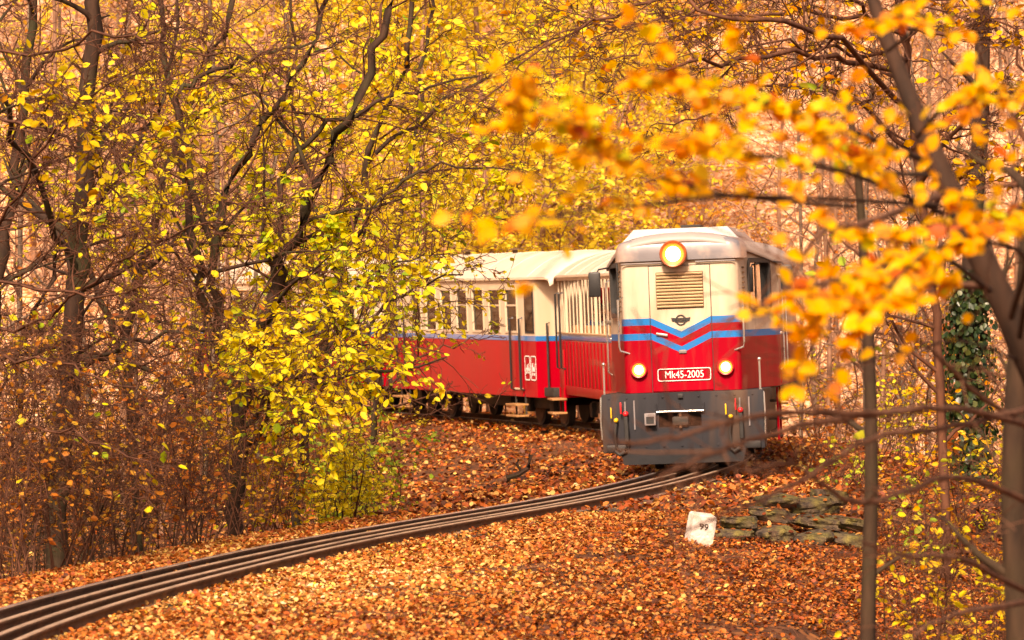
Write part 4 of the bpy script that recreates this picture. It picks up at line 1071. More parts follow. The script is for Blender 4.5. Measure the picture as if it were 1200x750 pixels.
ST = [(858, 42.5, .06, (.46, .45, .15), (0, .04, .1), 'flat mossy slab nearest the white distance marker'),
      (866, 42.8, .20, (.40, .42, .13), (0, -.03, -.1), 'small mossy slab lying on the one nearest the marker'),
      (893, 42.0, .00, (.44, .40, .18), (.1, .2, .3), 'dark low stone at the foot of the tumbled wall beside the marker'),
      (905, 42.7, .13, (.40, .40, .17), (0, -.08, .4), 'squat mossy stone in the middle of the tumbled wall'),
      (902, 43.1, .29, (.46, .45, .15), (0, .08, -.2), 'middle sized slab on top of the squat stone'),
      (912, 43.5, .43, (.38, .45, .15), (0, -.1, .3), 'topmost slab above the middle of the tumbled wall'),
      (948, 43.0, .08, (.54, .46, .18), (.1, -.1, -.2), 'broad mossy stone on the lowest course right of the squat one'),
      (950, 43.3, .25, (.56, .46, .15), (0, .06, .1), 'long slab on the second course of the tumbled wall'),
      (948, 43.7, .40, (.52, .50, .16), (0, -.12, .15), 'long mossy stone on the upper course of the tumbled wall'),
      (990, 43.2, .10, (.56, .50, .20), (0, .12, -.1), 'long dark stone at the right end of the wall by the slim trunk'),
      (988, 43.5, .28, (.50, .46, .15), (0, .16, .1), 'tilted slab above the long dark stone by the slim trunk'),
      (974, 44.1, .50, (.34, .40, .18), (0, .1, .4), 'small mossy stone capping the right end of the tumbled wall'),
      (966, 46.6, .20, (.34, .34, .34), (0, .0, .2), 'grey stone standing alone behind the tumbled wall')]
stones = [stone(px, d, up, sz, rot, lb, 50 + i) for i, (px, d, up, sz, rot, lb) in enumerate(ST)]
# fallen leaves caught on the stones
from mathutils.bvhtree import BVHTree
bpy.context.view_layer.update(); hits = []
for o in stones:
    bt = BVHTree.FromPolygons([o.matrix_world @ v_.co for v_ in o.data.vertices], [tuple(p.vertices) for p in o.data.polygons])
    for _ in range(26):
        h, n_, *_r = bt.ray_cast(o.location + Vector((RNG.uniform(-.28, .28), RNG.uniform(-.25, .25), 1)), Vector((0, 0, -1)))
        if h is not None and n_.z > .5: hits.append((tuple(h + n_ * .008), tuple(n_ + rv(.25))))
hp = np.array([h[0] for h in hits]); hn = np.array([h[1] for h in hits]); m_ = len(hp)
tag(link('leaf_litter', leaf_mesh(hp, NR.normal(0, 1, (m_, 3)) * np.array([1, 1, .2]), hn, NR.uniform(.05, .08, m_), NR.uniform(.2, .9, m_), .75, 'leaf_litter'), 'leaf_litter'), 'fallen leaves caught on the mossy stones', 'leaves', kind='stuff')
mkx = (818 - 600) * 40.5 / F
mk = thing('distance_marker', 'small white stone distance marker with black number 99 leaning in the leaves', 'marker stone', (mkx, 40.5, gz1(mkx, 40.5)), (.12, math.radians(8), .25))
g = B(); rings = []
for z, f in ((-.25, 1), (.25, 1), (.285, .96), (.30, .84)):
    rings.append([(-.115 * f, -.09 * f, z), (.115 * f, -.09 * f, z), (.115 * f, .09 * f, z), (-.115 * f, .09 * f, z)])
g.loft(rings); st_ = g.build('stone_block', 'limestone', mk, 20)
tm = text_mesh('99', .085, 1.1); tm.transform(Matrix.Translation((.0, -.0935, .185))); link('number', tm, 'black', mk)
fb = thing('fallen_branch', 'short dark fallen branch lying on the leafy bank between track and coaches', 'branch', P(608, 556, 56))
g = B().tube([(-.16, 0, -.05), (0, .02, .0), (.12, .05, .08), (.16, .06, .26)], .035, 7); g.build('stick', 'bark_dark', fb)
B().tube([(.04, .03, .03), (-.03, .02, .14), (.0, .02, .2)], .022, 6).build('side_stick', 'bark_dark', fb)

# ------------------------------------------------------------------ near right: leaning tree whose boughs hang across the picture
nt_base = base_at(1330, 18)
near_tree = thing('leaning_tree', 'leaning tree at the right edge with blurred golden leaves hanging in front of the train', 'tree', nt_base)
T = Tree(maxl=0)
q = T.limb([nt_base, P(1300, 760, 17.6), P(1245, 520, 17.2), P(1190, 385, 17), P(1118, 235, 17), P(1052, 80, 17.2), P(1004, -60, 17.4), P(960, -220, 17.6)], .098, .010, spawn=False)
T.build(near_tree, nt_base, 'bark_brown', 'leaf_gold', sides=12)

BR = [  # bough polylines (px, py, distance), radius, leafiness
    ([(1088, 190, 16.9), (1010, 158, 15.4), (925, 130, 14.2), (868, 112, 13.6), (815, 98, 13.2)], .014, 1.2),
    ([(1075, 160, 16.9), (1110, 122, 15.6), (1150, 112, 14.8), (1195, 118, 14.4)], .010, .6),
    ([(1105, 250, 16.8), (1010, 208, 15.2), (920, 186, 14.2), (840, 178, 13.5), (752, 160, 13), (660, 142, 12.7), (592, 122, 12.4)], .011, 1.4),
    ([(1000, 242, 15.8), (880, 232, 14.2), (783, 212, 13.4), (730, 185, 13.0), (690, 160, 12.8)], .009, .8),
    ([(1100, 240, 16.6), (880, 230, 13.9), (760, 240, 12.9), (690, 246, 12.6), (600, 264, 12.3), (550, 264, 12.1)], .009, .45),
    ([(1160, 340, 16.8), (1100, 300, 15.0), (1035, 312, 14.0), (985, 345, 13.4), (938, 392, 13.0)], .014, 1.2),
    ([(1185, 372, 16.6), (1200, 300, 14.5), (1130, 284, 13.8), (1080, 300, 13.3), (1035, 345, 13.0), (1005, 378, 12.8)], .013, 1.2),
    ([(1195, 395, 16.6), (1215, 250, 14.8), (1160, 262, 14.2), (1100, 262, 13.7), (1050, 272, 13.4)], .012, .8),
    ([(1040, 60, 17.1), (1085, 22, 15.5), (1050, 22, 14.6), (1000, 34, 14.2)], .009, .5),
    ([(1092, 205, 16.9), (1030, 200, 15.4), (985, 170, 14.5), (950, 150, 14.0)], .011, .7),
    ([(1190, 420, 17), (1120, 400, 15.4), (1010, 425, 14.4), (930, 448, 13.8)], .007, .1),
]
lf_proto = []
def one_leaf(t, s_):
    pos = np.zeros((1, 3)); me = leaf_mesh(pos, np.array([[1.0, 0, 0]]), np.array([[0, 0, 1.0]]), np.array([s_]), np.array([t]), .78, 'leaf'); me.materials.append(M['leaf_gold']); return me
for k in range(14): lf_proto.append(one_leaf(min(1, max(0, RNG.gauss(.55, .25))), RNG.uniform(.05, .078)))
nleaf = 0
for pts, r0, dens in BR:
    W_ = [P(*p) for p in pts]; LW = sum((b_ - a).length for a, b_ in zip(W_, W_[1:]))
    T = Tree(maxl=1, kids=(10, 0), ratio=(.52 / LW,), flat=.5, flat0=.22, jit=.1, leaf_from=1, step=.034, leaf_p=.0, rmin=.0022)
    T.limb(W_, r0, .003, 0, True, .3)
    me = tube_mesh([(p, r) for p, r in T.thick + T.thin if len(p) == len((T.thick + T.thin)[0][0])], 5, 'bough')
    me.transform(Matrix.Translation(-nt_base)); bo = link('bough', me, 'bark_brown', near_tree)
    tw = T.thin + T.thick; tw = [x for x in tw if len(x[0]) == 8]
    if tw:
        me = tube_mesh(tw, 4, 'twigs'); me.transform(Matrix.Translation(-nt_base)); tag(link('twigs', me, 'bark_twig', bo), kind='stuff')
    main = (T.thick + T.thin)[0][0]; main = main[int(len(main) * .36):]
    want = int(32 * dens); cand = []
    allp = [main] + [x[0] for x in tw]
    for k in range(want):
        pl = allp[0] if RNG.random() < .25 or len(allp) == 1 else RNG.choice(allp[1:])
        i = RNG.randrange(len(pl) - 1); p = pl[i].lerp(pl[i + 1], RNG.random()); d = (pl[i + 1] - pl[i]).normalized()
        o = link('leaf', RNG.choice(lf_proto), None, bo); nleaf += 1
        side = d.cross(Vector((0, 0, 1))).normalized() * RNG.choice((-1, 1))
        ax = (d * .5 + side * .6 + rv(.4) + Vector((0, 0, -.25))).normalized()
        nrm = Vector((0, -.75, .7)) + rv(.4); nrm = (nrm - ax * nrm.dot(ax)).normalized()
        mt_ = Matrix((ax, nrm.cross(ax), nrm)).transposed()
        o.matrix_local = Matrix.Translation(p - nt_base) @ mt_.to_4x4()
    ex = []
    for k in range(int(115 * dens)):
        pl = allp[0] if RNG.random() < .3 or len(allp) == 1 else RNG.choice(allp[1:])
        i = RNG.randrange(len(pl) - 1); p = pl[i].lerp(pl[i + 1], RNG.random()) - nt_base; d = (pl[i + 1] - pl[i]).normalized()
        side = d.cross(Vector((0, 0, 1))).normalized() * RNG.choice((-1, 1))
        ex.append((tuple(p), tuple(d * .5 + side * .6 + rv(.4) + Vector((0, 0, -.25))), tuple(Vector((0, -.75, .7)) + rv(.4))))
    if ex:
        e = [np.array([x[j] for x in ex]) for j in range(3)]
        tag(link('foliage', leaf_mesh(e[0], e[1], e[2], NR.uniform(.042, .072, len(ex)), np.clip(NR.normal(.56, .25, len(ex)), 0, 1), .78, 'foliage'), 'leaf_gold', bo), kind='stuff')
# bare hanging twigs of the same tree in front of the buffer beam
BARE = [[(1230, 505, 17), (1130, 480, 15.8), (1010, 484, 15), (900, 484, 14.5), (810, 508, 14.1), (740, 520, 13.9), (715, 508, 13.8)],
        [(1080, 480, 15.6), (960, 494, 14.9), (860, 522, 14.4), (790, 552, 14.0), (765, 562, 13.9)],
        [(1235, 470, 17), (1120, 500, 15.8), (1020, 515, 15.2), (930, 568, 14.8), (850, 602, 14.5), (760, 640, 14.2)],
        [(1240, 520, 17), (1150, 465, 16.2), (1085, 405, 15.7), (1055, 385, 15.4)],
        [(1240, 600, 17), (1120, 560, 16), (1010, 590, 15.2), (930, 545, 14.8), (880, 552, 14.5), (850, 548, 14.4)],
        [(1245, 720, 17.2), (1140, 660, 16.2), (1060, 650, 15.6), (1000, 632, 15.2)],
        [(1245, 700, 17.2), (1120, 720, 16), (1050, 760, 15.4)],
        [(1100, 230, 16.9), (1010, 262, 15.8), (960, 275, 15.2), (915, 345, 14.8), (850, 375, 14.4)],
        [(1150, 335, 16.9), (1000, 330, 15.8), (930, 340, 15.2), (880, 360, 14.8)]]
for pts in BARE:
    W_ = [P(*p) for p in pts]; LW = sum((b_ - a).length for a, b_ in zip(W_, W_[1:]))
    T = Tree(maxl=2, kids=(7, 3, 0), ratio=(.6 / LW, .4), flat=.6, flat0=.5, jit=.07, leaf_from=9, rmin=.0028, trop=(0, -.02, -.02, 0))
    T.limb([P(*p) for p in pts], .015, .0045, 0, True, .35, wob=.004)
    alls = T.thick + T.thin
    me = tube_mesh(alls[:1], 5, 'bough'); me.transform(Matrix.Translation(-nt_base)); bo = link('bough', me, 'bark_bough', near_tree)
    me = tube_mesh(alls[1:], 3, 'twigs'); me.transform(Matrix.Translation(-nt_base)); tag(link('twigs', me, 'bark_bough', bo), kind='stuff')

def pole_tree(name, label, d, pts, r0, r1, bark, leaf, twig='bark_twig', group=None, maxl=2, kids=(9, 5, 3), leaf_p=.15, tint=(0, 1), ratio=(.16, .5, .5), cat='tree', leaf_from=1, t0=.25, **k):
    bx_ = (pts[0][0] - 600) * d / F; b0 = Vector((bx_, d, gz1(bx_, d) - .15))
    root = thing(name, label, cat, b0, group=group)
    T = Tree(maxl=maxl, kids=kids, ratio=ratio, leaf_p=leaf_p, leaf_from=leaf_from, **k)
    W_ = [b0] + [P(p[0], p[1], p[2] if len(p) > 2 else d) for p in pts[1:]]
    T.limb(W_, r0, r1, 0, True, t0)
    T.build(root, b0, bark, leaf, twig, tint); return root
pole_tree('young_tree', 'slim olive brown trunk standing upright between the stones and the right edge', 26, [(1016, 1000), (1017, 740), (1021, 560), (1018, 400), (1012, 300), (1004, 190), (992, 110)], .056, .016, 'bark_olive', 'leaf_green', leaf_p=.10, tint=(.3, 1), t0=.1, kids=(10, 4, 3), ratio=(.14, .5, .5))
pole_tree('young_tree', 'dark brown trunk rising along the lower right edge of the picture', 20, [(1196, 1100), (1194, 760), (1188, 600), (1192, 450), (1205, 320), (1215, 150), (1220, -80)], .07, .05, 'bark_olive', 'leaf_gold', leaf_p=.05, t0=.1, kids=(7, 4, 3))
# ------------------------------------------------------------------ left: thicket of hornbeams beyond the track
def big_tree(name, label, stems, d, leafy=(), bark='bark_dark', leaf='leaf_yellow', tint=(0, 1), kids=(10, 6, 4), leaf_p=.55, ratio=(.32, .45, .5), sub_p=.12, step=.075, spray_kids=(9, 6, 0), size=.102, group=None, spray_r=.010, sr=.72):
    """stems: (px, py, d) polylines from the root; leafy: sprays as polylines that carry most of the leaves"""
    bx_ = (stems[0][0][0][0] - 600) * d / F; b0 = Vector((bx_, d, gz1(bx_, d) - .2))
    root = thing(name, label, 'tree', b0, group=group)
    A = Tree(maxl=3, kids=kids + (0,), ratio=ratio, leaf_p=sub_p, leaf_from=2, leaf_size=size, jit=.18, step=step, rmin=.0038)
    for pts, r0, r1 in stems:
        W_ = [P(*p) if len(p) > 2 else P(p[0], p[1], d) for p in pts]
        if pts[0] is stems[0][0][0]: W_ = [b0] + W_[1:]
        A.limb(W_, r0 * sr, r1 * sr, 0, True, .15, wob=.03)
    Bt = Tree(maxl=2, kids=spray_kids, ratio=(.34, .45), leaf_p=leaf_p, leaf_from=1, leaf_size=size, jit=.13, flat=.35, trop=(-.01, -.02, -.03, 0), step=step, rmin=.004)
    for pts in leafy: Bt.limb([P(*p) for p in pts], spray_r, .003, 0, True, .25, wob=.03)
    A.thick += Bt.thick; A.thin += Bt.thin; A.leaves += Bt.leaves
    A.build(root, b0, bark, leaf, 'bark_twig', tint); return root

def sprays(n, src, tx, ty, dr, sag=25, rng=RNG):
    o = []
    for _ in range(n):
        s_ = rng.choice(src); e = (rng.uniform(*tx), rng.uniform(*ty)); dd = rng.uniform(*dr); d0 = s_[2]
        m_ = ((s_[0] + e[0]) / 2 + rng.uniform(-15, 15), (s_[1] + e[1]) / 2 - sag * rng.uniform(.3, 1.4), (d0 + dd) / 2)
        o.append([(s_[0], s_[1], d0), m_, ((m_[0] + 2 * e[0]) / 3, (m_[1] + 2 * e[1]) / 3 - sag * .3, dd), (e[0], e[1] + sag * .4, dd)])
    return o

big_tree('hornbeam_tree', 'thick dark mossy trunk on the far left of the thicket', [
    ([(62, 700), (72, 560), (88, 400), (96, 250), (104, 100), (118, -60)], .17, .10),
    ([(90, 330), (40, 200, 41), (0, 110, 40), (-40, 20, 40)], .05, .02), ([(95, 260), (150, 190, 42), (190, 120, 43), (215, -40, 43)], .045, .02),
    ([(80, 450), (130, 410, 41), (190, 395, 40), (260, 400, 40)], .045, .012), ([(86, 400), (30, 415, 41), (-30, 420, 41)], .04, .015)], 42,
    sprays(5, [(95, 250, 42), (105, 120, 42), (190, 120, 43)], (90, 240), (20, 320), (39, 43)), leaf_p=.42, sub_p=.03, kids=(14, 8, 4))
big_tree('hornbeam_tree', 'many stemmed dark hornbeam with limbs sweeping up to the right in the thicket', [
    ([(272, 690), (278, 600), (285, 500), (300, 410), (335, 300), (385, 190), (440, 60), (480, -60)], .13, .05),
    ([(282, 530), (262, 420), (230, 310), (212, 200), (196, 90), (180, -50)], .08, .035),
    ([(290, 470), (250, 330), (287, 180), (322, 127), (362, 60), (400, -60)], .075, .03),
    ([(298, 420), (330, 310), (335, 195), (400, 138), (470, 110), (560, 92)], .06, .015),
    ([(255, 300), (205, 130), (233, 93), (290, 66), (363, 57), (410, 48)], .05, .012),
    ([(320, 340), (400, 300), (450, 230), (520, 195), (600, 200)], .045, .010),
    ([(300, 410), (370, 385), (440, 320), (500, 300)], .04, .010),
    ([(288, 500), (340, 440), (400, 410), (440, 400)], .04, .010)], 45,
    sprays(24, [(385, 190, 45), (335, 300, 45), (300, 410, 45), (400, 300, 45), (450, 230, 45), (322, 127, 45)], (240, 470), (230, 520), (41, 48), 22), leaf_p=.62, sub_p=.06, kids=(13, 8, 4), tint=(0, .85))
big_tree('hornbeam_tree', 'dark leaning hornbeam behind the many stemmed one', [
    ([(345, 660), (350, 560), (365, 450), (395, 330), (430, 200), (470, 80), (500, -60)], .09, .04),
    ([(368, 440), (430, 380), (500, 330), (560, 310)], .04, .01), ([(400, 320), (360, 230), (345, 120), (340, -40)], .05, .02), ([(440, 180), (520, 120), (600, 70), (660, 40)], .04, .01)], 52,
    sprays(12, [(395, 330, 52), (430, 200, 52), (470, 80, 52), (500, 330, 52)], (380, 620), (0, 230), (48, 54), 20), leaf_p=.55, sub_p=.08, kids=(12, 8, 5))
big_tree('hornbeam_tree', 'slanting dark hornbeam between the mossy trunk and the many stemmed tree', [
    ([(165, 690), (160, 560), (150, 430), (170, 300), (205, 170), (260, 40), (300, -60)], .10, .04),
    ([(155, 440), (110, 330), (60, 250), (20, 160), (-10, 60)], .06, .02), ([(165, 320), (240, 250), (300, 235), (360, 180)], .05, .012)], 48,
    sprays(8, [(170, 300, 48), (205, 170, 48), (240, 250, 48)], (120, 330), (60, 420), (43, 48), 22), leaf_p=.45, sub_p=.04, kids=(13, 8, 4))
big_tree('hornbeam_tree', 'dark trunk at the very left edge behind crossing limbs', [
    ([(-35, 700), (-20, 500), (0, 330), (25, 160), (45, -60)], .12, .06), ([(-10, 420), (60, 385), (140, 400), (200, 420)], .05, .012), ([(0, 110, 44), (60, 118, 42), (110, 130, 41), (147, 137, 41)], .035, .01), ([(-5, 470), (70, 300), (110, 210), (160, 110)], .05, .015)], 46,
    sprays(5, [(0, 330, 46), (60, 385, 46), (25, 160, 46)], (20, 170), (160, 420), (41, 46)), leaf_p=.25, sub_p=.02, kids=(13, 8, 5))
big_tree('hornbeam_tree', 'leafy yellow green hornbeam overhanging the left end of the coaches', [
    ([(425, 640), (430, 560), (440, 460), (455, 340), (480, 200), (500, 60), (510, -60)], .07, .03), ([(440, 470), (490, 420), (540, 400), (590, 395)], .03, .008), ([(435, 520), (490, 490), (540, 470)], .025, .008)], 58,
    sprays(11, [(440, 460, 58), (455, 340, 58), (490, 420, 57), (480, 200, 58)], (395, 560), (230, 400), (52, 60), 18), leaf_p=.38, sub_p=.05, tint=(0, .85))

big_tree('hornbeam_tree', 'tree beyond the left edge whose bare tangled limbs reach in front of the mossy trunk', [
    ([(-90, 720), (-80, 480), (-70, 250), (-60, 20), (-55, -100)], .10, .06),
    ([(-72, 300), (20, 330, 37), (110, 345, 36.5), (190, 330, 36), (250, 350, 36)], .03, .006), ([(-65, 120), (40, 150, 37), (120, 210, 36.5), (180, 290, 36), (220, 360, 36)], .03, .006),
    ([(-75, 400), (20, 420, 37), (110, 440, 36.5), (200, 470, 36)], .028, .006), ([(-60, 40), (50, 60, 37), (150, 40, 36.5), (260, 70, 36), (330, 60, 36)], .028, .006), ([(-72, 330), (10, 240, 37), (60, 150, 36.5), (150, 90, 36), (220, 10, 36)], .03, .006),
    ([(-78, 480), (30, 500, 37), (120, 520, 36.5), (200, 560, 36)], .026, .006), ([(-75, 380), (40, 380, 37), (150, 300, 36.5), (260, 250, 36), (330, 240, 36)], .03, .006)], 38,
    sprays(3, [(20, 330, 37), (40, 150, 37)], (60, 220), (120, 420), (35, 37)), leaf_p=.3, sub_p=.012, kids=(15, 8, 5), ratio=(.26, .45, .5))

def bush(name, label, px, d, top, spread, n, leaf, leaf_p, tint=(0, 1), bark='bark_twig', kids=(7, 5, 0), size=.08, group=None, r=.012, step=.06, maxl=2, droop=0, bias=1.0):
    b0 = base_at(px, d, -.1); root = thing(name, label, 'bush', b0, group=group)
    T = Tree(maxl=maxl, kids=kids, ratio=(.38, .45), leaf_p=leaf_p, leaf_from=1, leaf_size=size, jit=.16, flat=.6, trop=(-droop, 0, -.02, 0), step=step)
    H_ = (top[1] - top[0])
    for k in range(n):
        a = RNG.uniform(0, 6.28); t = P(px + spread * RNG.uniform(-1, 1), RNG.uniform(*top), d + RNG.uniform(-1.2, 1.2))
        s_ = b0 + Vector((math.cos(a) * .2, math.sin(a) * .2, 0)); m_ = s_.lerp(t, .5) + rv(.12) + Vector((0, 0, .12))
        T.limb([s_, m_, t], r * RNG.uniform(.6, 1.2), .003, 0, True, .25)
    T.build(root, b0, bark, leaf, bark, tint, bias); return root
# yellow green bush in front of the coaches
bush('hazel_bush', 'yellow green leafy bush in front of the closed coach', 445, 55, (485, 570), 60, 12, 'leaf_green', .42, (0, .9))
bush('hazel_bush', 'green leafy bush at the foot of the overhanging hornbeam', 395, 53, (430, 590), 60, 14, 'leaf_green', .45, (.0, .95))
bush('hazel_bush', 'low golden bush on the bank left of the fallen branch', 400, 50, (500, 610), 55, 12, 'leaf_yellow', .5, (.2, 1))
bush('hazel_bush', 'yellow leafed bush between the dark hornbeam stems', 330, 47, (420, 620), 60, 12, 'leaf_yellow', .34, (0, 1))
bush('hazel_bush', 'green and yellow bush behind the dark hornbeam stems', 370, 60, (260, 420), 80, 16, 'leaf_green', .45, (0, .8))
# bare brown brush along the left verge
for px, d, lb in ((15, 37, 'tangled bare brown brush at the left edge beside the rails'), (85, 38, 'tangled bare brush at the foot of the mossy trunk'), (150, 39, 'tangled brown brush with orange leaves right of the mossy trunk'), (215, 41, 'bare brush left of the many stemmed hornbeam'), (285, 44, 'bare brush at the foot of the many stemmed hornbeam'), (50, 45, 'higher bare brush behind the mossy trunk'), (125, 47, 'dense brown brush in the gloom behind the mossy trunk'), (200, 49, 'dense brown brush in the gloom behind the bare brush'), (-30, 42, 'bare brush cut by the left edge of the picture')):
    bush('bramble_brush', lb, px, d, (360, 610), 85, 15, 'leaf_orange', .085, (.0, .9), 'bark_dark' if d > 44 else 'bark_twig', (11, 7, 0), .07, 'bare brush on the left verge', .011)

# ------------------------------------------------------------------ background: yellow trees and bare saplings behind the train (copies of a few built trees)
def proto_tree(label, H_, r0, kids, leaf, leaf_p, tint, bark, size, ratio=(.30, .5, .5), maxl=2, name='beech_tree', group=None, t0=.12, lean=.3, step=.058, leaf_from=1, rmin=.004):
    root = thing(name, label, 'tree', (0, 0, 0), group=group)
    T = Tree(maxl=maxl, kids=kids, ratio=ratio, leaf_p=leaf_p, leaf_from=leaf_from, leaf_size=size, jit=.16, flat=.5, trop=(.03, .0, -.02, 0), step=step, rmin=rmin)
    T.limb([Vector((0, 0, -.4)), Vector((RNG.gauss(0, .15), 0, H_ * .3)), Vector((RNG.gauss(0, lean), RNG.gauss(0, lean), H_ * .65)), Vector((RNG.gauss(0, lean * 1.6), RNG.gauss(0, lean * 1.6), H_))], r0, .02, 0, True, t0)
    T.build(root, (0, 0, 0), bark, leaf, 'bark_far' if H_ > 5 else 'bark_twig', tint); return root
ORD = ['first', 'second', 'third', 'fourth', 'fifth', 'sixth', 'seventh', 'eighth', 'ninth', 'tenth', 'eleventh', 'twelfth', 'thirteenth', 'fourteenth', 'fifteenth', 'sixteenth', 'seventeenth', 'eighteenth', 'nineteenth', 'twentieth', 'twenty-first', 'twenty-second', 'twenty-third', 'twenty-fourth', 'twenty-fifth', 'twenty-sixth', 'twenty-seventh', 'twenty-eighth', 'twenty-ninth', 'thirtieth', 'thirty-first', 'thirty-second', 'thirty-third', 'thirty-fourth', 'thirty-fifth', 'thirty-sixth']
used = set()
def place(proto, px, d, rot, sc, label, group):
    o = proto if proto.name not in used else copy_tree(proto)
    used.add(proto.name); used.add(o.name)
    x = (px - 600) * d / F; o.location = (x, d, gz1(x, d)); o.rotation_euler = (0, 0, rot); o.scale = (sc,) * 3; o['label'] = label; o['group'] = group; return o
yel = [proto_tree('y', 12, .09, (32, 11, 0), 'leaf_far', .8, (.0, .9), 'bark_far', .135) for _ in range(4)]
ora = [proto_tree('o', 12, .08, (30, 10, 0), 'leaf_far_orange', .62, (.0, 1), 'bark_far', .13) for _ in range(2)]
gy = 'yellow beeches on the slope behind the coaches'
YT = sorted(((330, 96), (400, 90), (455, 101), (510, 93), (560, 99), (600, 108), (645, 97), (690, 116), (730, 99), (790, 110), (250, 104), (360, 112), (480, 116), (540, 122), (620, 126), (430, 124), (150, 110), (40, 106), (770, 128), (575, 90), (495, 88), (660, 104), (630, 92), (715, 101), (540, 105), (380, 104), (745, 112), (680, 94), (850, 132), (960, 138), (1060, 128), (1150, 140)))
for i, (px, d) in enumerate(YT):
    place(yel[(i * 3 + i // 4) % 4], px, d, i * 1.7, RNG.uniform(.85, 1.2), 'slender yellow leaved beech, %s from the left on the slope behind the train' % ORD[i], gy)
OT = sorted(((600, 118), (655, 132), (705, 108), (760, 120), (810, 104), (865, 116), (915, 128), (975, 112), (1040, 134), (1110, 116), (1180, 126), (220, 118), (120, 126), (20, 116)))
for i, (px, d) in enumerate(OT):
    place(ora[i % 2], px, d, i * 2.3, RNG.uniform(.8, 1.15), 'slender orange leaved beech, %s from the left on the slope behind the train' % ORD[i], 'orange beeches on the slope behind the train')
bare = [proto_tree('b', 12, RNG.uniform(.05, .09), (22, 8, 4), 'leaf_orange', .03, (0, 1), bk, .09, ratio=(.24, .5, .5), name='bare_sapling', maxl=3, rmin=.005) for bk in ('bark_far', 'bark_grey', 'bark_far', 'bark_grey')]
gb = 'thin bare trees on the leafy hillside'
WH = {(84, 900): 'halfway up right of the locomotive', (100, 560): 'on the far slope above the train', (98, -40): 'on the far slope behind the left thicket', (56, -60): 'among the left thicket', (70, 930): 'close behind and right of the locomotive'}
k = 0
for d0, d1, n, x0, x1 in ((84, 100, 16, 900, 1230), (100, 140, 24, 560, 1230), (98, 135, 24, -40, 420), (70, 84, 7, 930, 1230), (56, 82, 11, -60, 330)):
    for j in range(n):
        px = x0 + (x1 - x0) * (j + RNG.random()) / n
        place(bare[k % 4], px, RNG.uniform(d0, d1), RNG.uniform(0, 6.28), RNG.uniform(.7, 1.15), 'thin bare tree, %s from left %s' % (ORD[j], WH[(d0, x0)]), gb); k += 1
# orange leaved twigs and golden undergrowth right of the locomotive
sh = [proto_tree('s', 2.6, .018, (12, 6, 0), lf, p_, tn, 'bark_twig', .09, ratio=(.45, .5, .5), name='undergrowth_bush', lean=.25) for lf, p_, tn in (('leaf_yellow', .4, (.1, 1)), ('leaf_orange', .35, (0, 1)), ('leaf_gold', .4, (0, 1)))]
for s_ in sh: s_['category'] = 'bush'
k = 0
for d0, d1, n, x0, x1 in ((64, 92, 22, 930, 1230), (86, 98, 16, 300, 720), (58, 84, 16, -20, 330), (101, 140, 20, 610, 1240)):
    for j in range(n):
        px = x0 + (x1 - x0) * (j + RNG.random()) / n
        lb = ('pale yellow', 'rusty orange', 'golden')[k % 3] + ' undergrowth bush, %s from left ' % ORD[j] + ('high on the slope behind the train' if x0 == 610 else 'behind the coaches' if 300 <= x0 < 900 else 'right of the locomotive' if x0 > 900 else 'behind the left thicket')
        place(sh[k % 3], px, RNG.uniform(d0, d1), RNG.uniform(0, 6.28), RNG.uniform(.7, 1.3), lb, 'undergrowth on the slopes'); k += 1
# near right shrubs
for px, d, tp, sp, lf, p_, tn, lb in ((1090, 33, (560, 760), 60, 'leaf_yellow', .11, (.0, 1), 'sparse yellow green shrub at the lower right corner'), (1165, 35, (520, 740), 60, 'leaf_gold', .10, (.0, 1), 'golden shrub against the lower right edge trunk'),
        (1120, 44, (500, 680), 70, 'leaf_orange', .22, (0, 1), 'rusty orange shrub in the hollow at the right'), (1060, 42, (520, 700), 45, 'leaf_green', .09, (.2, 1), 'sparse green shrub right of the slim olive trunk'),
        (1190, 48, (430, 640), 60, 'leaf_yellow', .16, (.1, 1), 'yellow shrub behind the right edge trunk'), (1000, 52, (505, 570), 40, 'leaf_green', .05, (.1, .9), 'small green sapling behind the tumbled stones'),
        (1080, 55, (420, 620), 60, 'leaf_gold', .13, (0, 1), 'golden shrub beside the ivy covered trunk'), (960, 60, (470, 560), 40, 'leaf_orange', .1, (0, 1), 'bare brown brush beside the locomotive'), (1040, 62, (440, 600), 60, 'leaf_yellow', .1, (0, 1), 'thin yellow brush behind the slim olive trunk')):
    bush('shrub', lb, px, d, tp, sp, 13, lf, p_, tn, 'bark_twig', (8, 5, 0), .08 if d < 40 else .085, 'shrubs right of the track', .010)
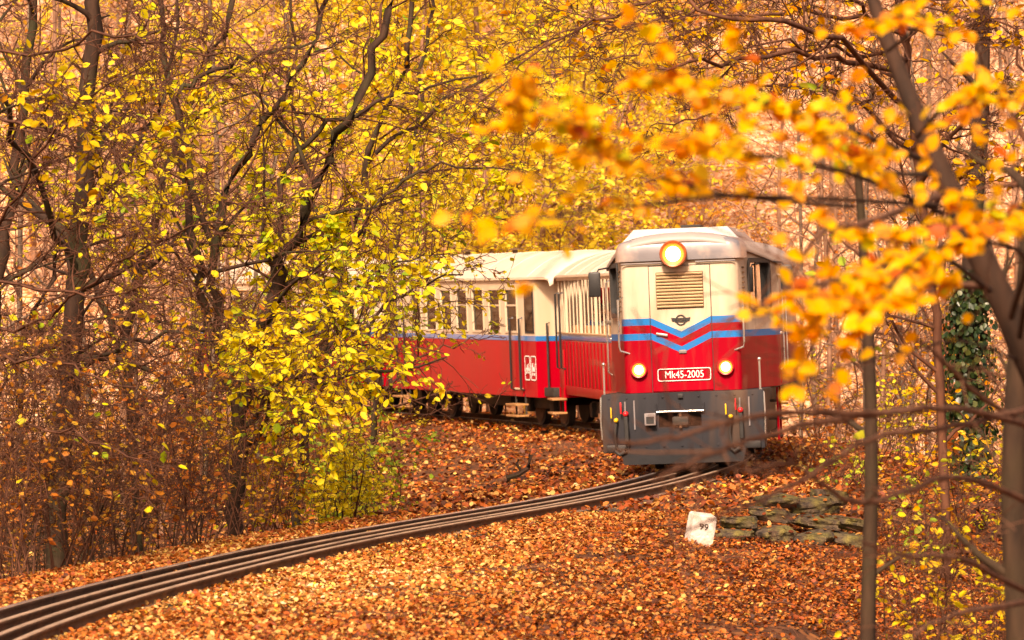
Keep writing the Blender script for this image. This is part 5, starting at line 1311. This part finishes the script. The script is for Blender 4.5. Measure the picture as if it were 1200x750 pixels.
# ivy covered trunk
ib = base_at(1135, 60); iv = thing('ivy_tree', 'trunk wrapped in dark green ivy at the right', 'tree', ib)
T = Tree(maxl=1, kids=(8, 0), ratio=(.2,), leaf_p=0, leaf_from=9)
tp_ = T.limb([ib, P(1140, 560, 60), P(1132, 430, 60), P(1138, 300, 60), P(1150, 120, 60), P(1150, -80, 60)], .17, .10, 0, True, .4)
T.build(iv, ib, 'bark_dark', 'leaf_ivy')
n = 3600; tt = NR.random(n) ** .8 * (len(tp_) - 1) * .58; ii = tt.astype(int); A_ = np.array([tuple(v_) for v_ in tp_]); pc = A_[ii] + (A_[ii + 1] - A_[ii]) * (tt - ii)[:, None]
an = NR.uniform(0, 6.28, n); rr = .17 + np.abs(NR.normal(0, .10, n)) + .08 * np.sin(pc[:, 2] * 2 + an * 2)
dr = np.stack([np.cos(an), np.sin(an), np.zeros(n)], -1)
me = leaf_mesh(pc + dr * rr[:, None] - np.array(ib), np.stack([NR.normal(0, .5, n), NR.normal(0, .5, n), -np.ones(n)], -1), dr + NR.normal(0, .35, (n, 3)), NR.uniform(.06, .11, n), NR.random(n), .95, 'ivy')
tag(link('ivy', me, 'leaf_ivy', iv), kind='stuff')
# right tree whose bare drooping branches cross the top
big_tree('beech_tree', 'tree right of the locomotive whose bare reddish branches droop across the top', [
    ([(1105, 660), (1100, 450), (1085, 250), (1060, 60), (1040, -80)], .05, .035),
    ([(1070, 130), (960, 40, 39), (860, 22, 38), (760, -2, 38), (655, 46, 38), (557, 122, 38)], .03, .006), ([(1065, 90), (950, 62, 40), (860, 72, 39), (790, 80, 38), (722, 90, 38)], .03, .008),
    ([(1060, 40), (940, 10, 41), (840, 30, 41), (740, 62, 41), (680, 80, 41)], .025, .005), ([(1050, -20), (930, -30, 40), (800, 20, 40), (700, 30, 40), (620, 60, 40)], .025, .005),
    ([(1072, 180), (980, 110, 42), (900, 100, 42), (830, 130, 41), (760, 150, 41)], .025, .005), ([(1055, 10), (1120, -10, 41), (1190, 60, 40), (1230, 120, 40)], .03, .008), ([(1075, 220), (1140, 130, 41), (1210, 110, 40)], .03, .008), ([(1062, 70), (1000, 60, 41), (900, 55, 40), (800, 50, 40)], .024, .005), ([(1068, 110), (1020, 20, 41), (960, -20, 40), (870, -10, 40), (780, 30, 40)], .026, .005), ([(1058, 30), (1100, 40, 40), (1160, 20, 40), (1220, 50, 40)], .026, .006), ([(1080, 260), (1130, 200, 41), (1190, 190, 40), (1240, 220, 40)], .026, .006)], 42,
    sprays(6, [(960, 40, 40), (1060, 60, 42), (1120, 0, 41)], (840, 1150), (0, 120), (38, 42), 15), bark='bark_twig', leaf='leaf_gold', leaf_p=.12, sub_p=.04, kids=(18, 8, 5), ratio=(.2, .45, .5), sr=1.0)
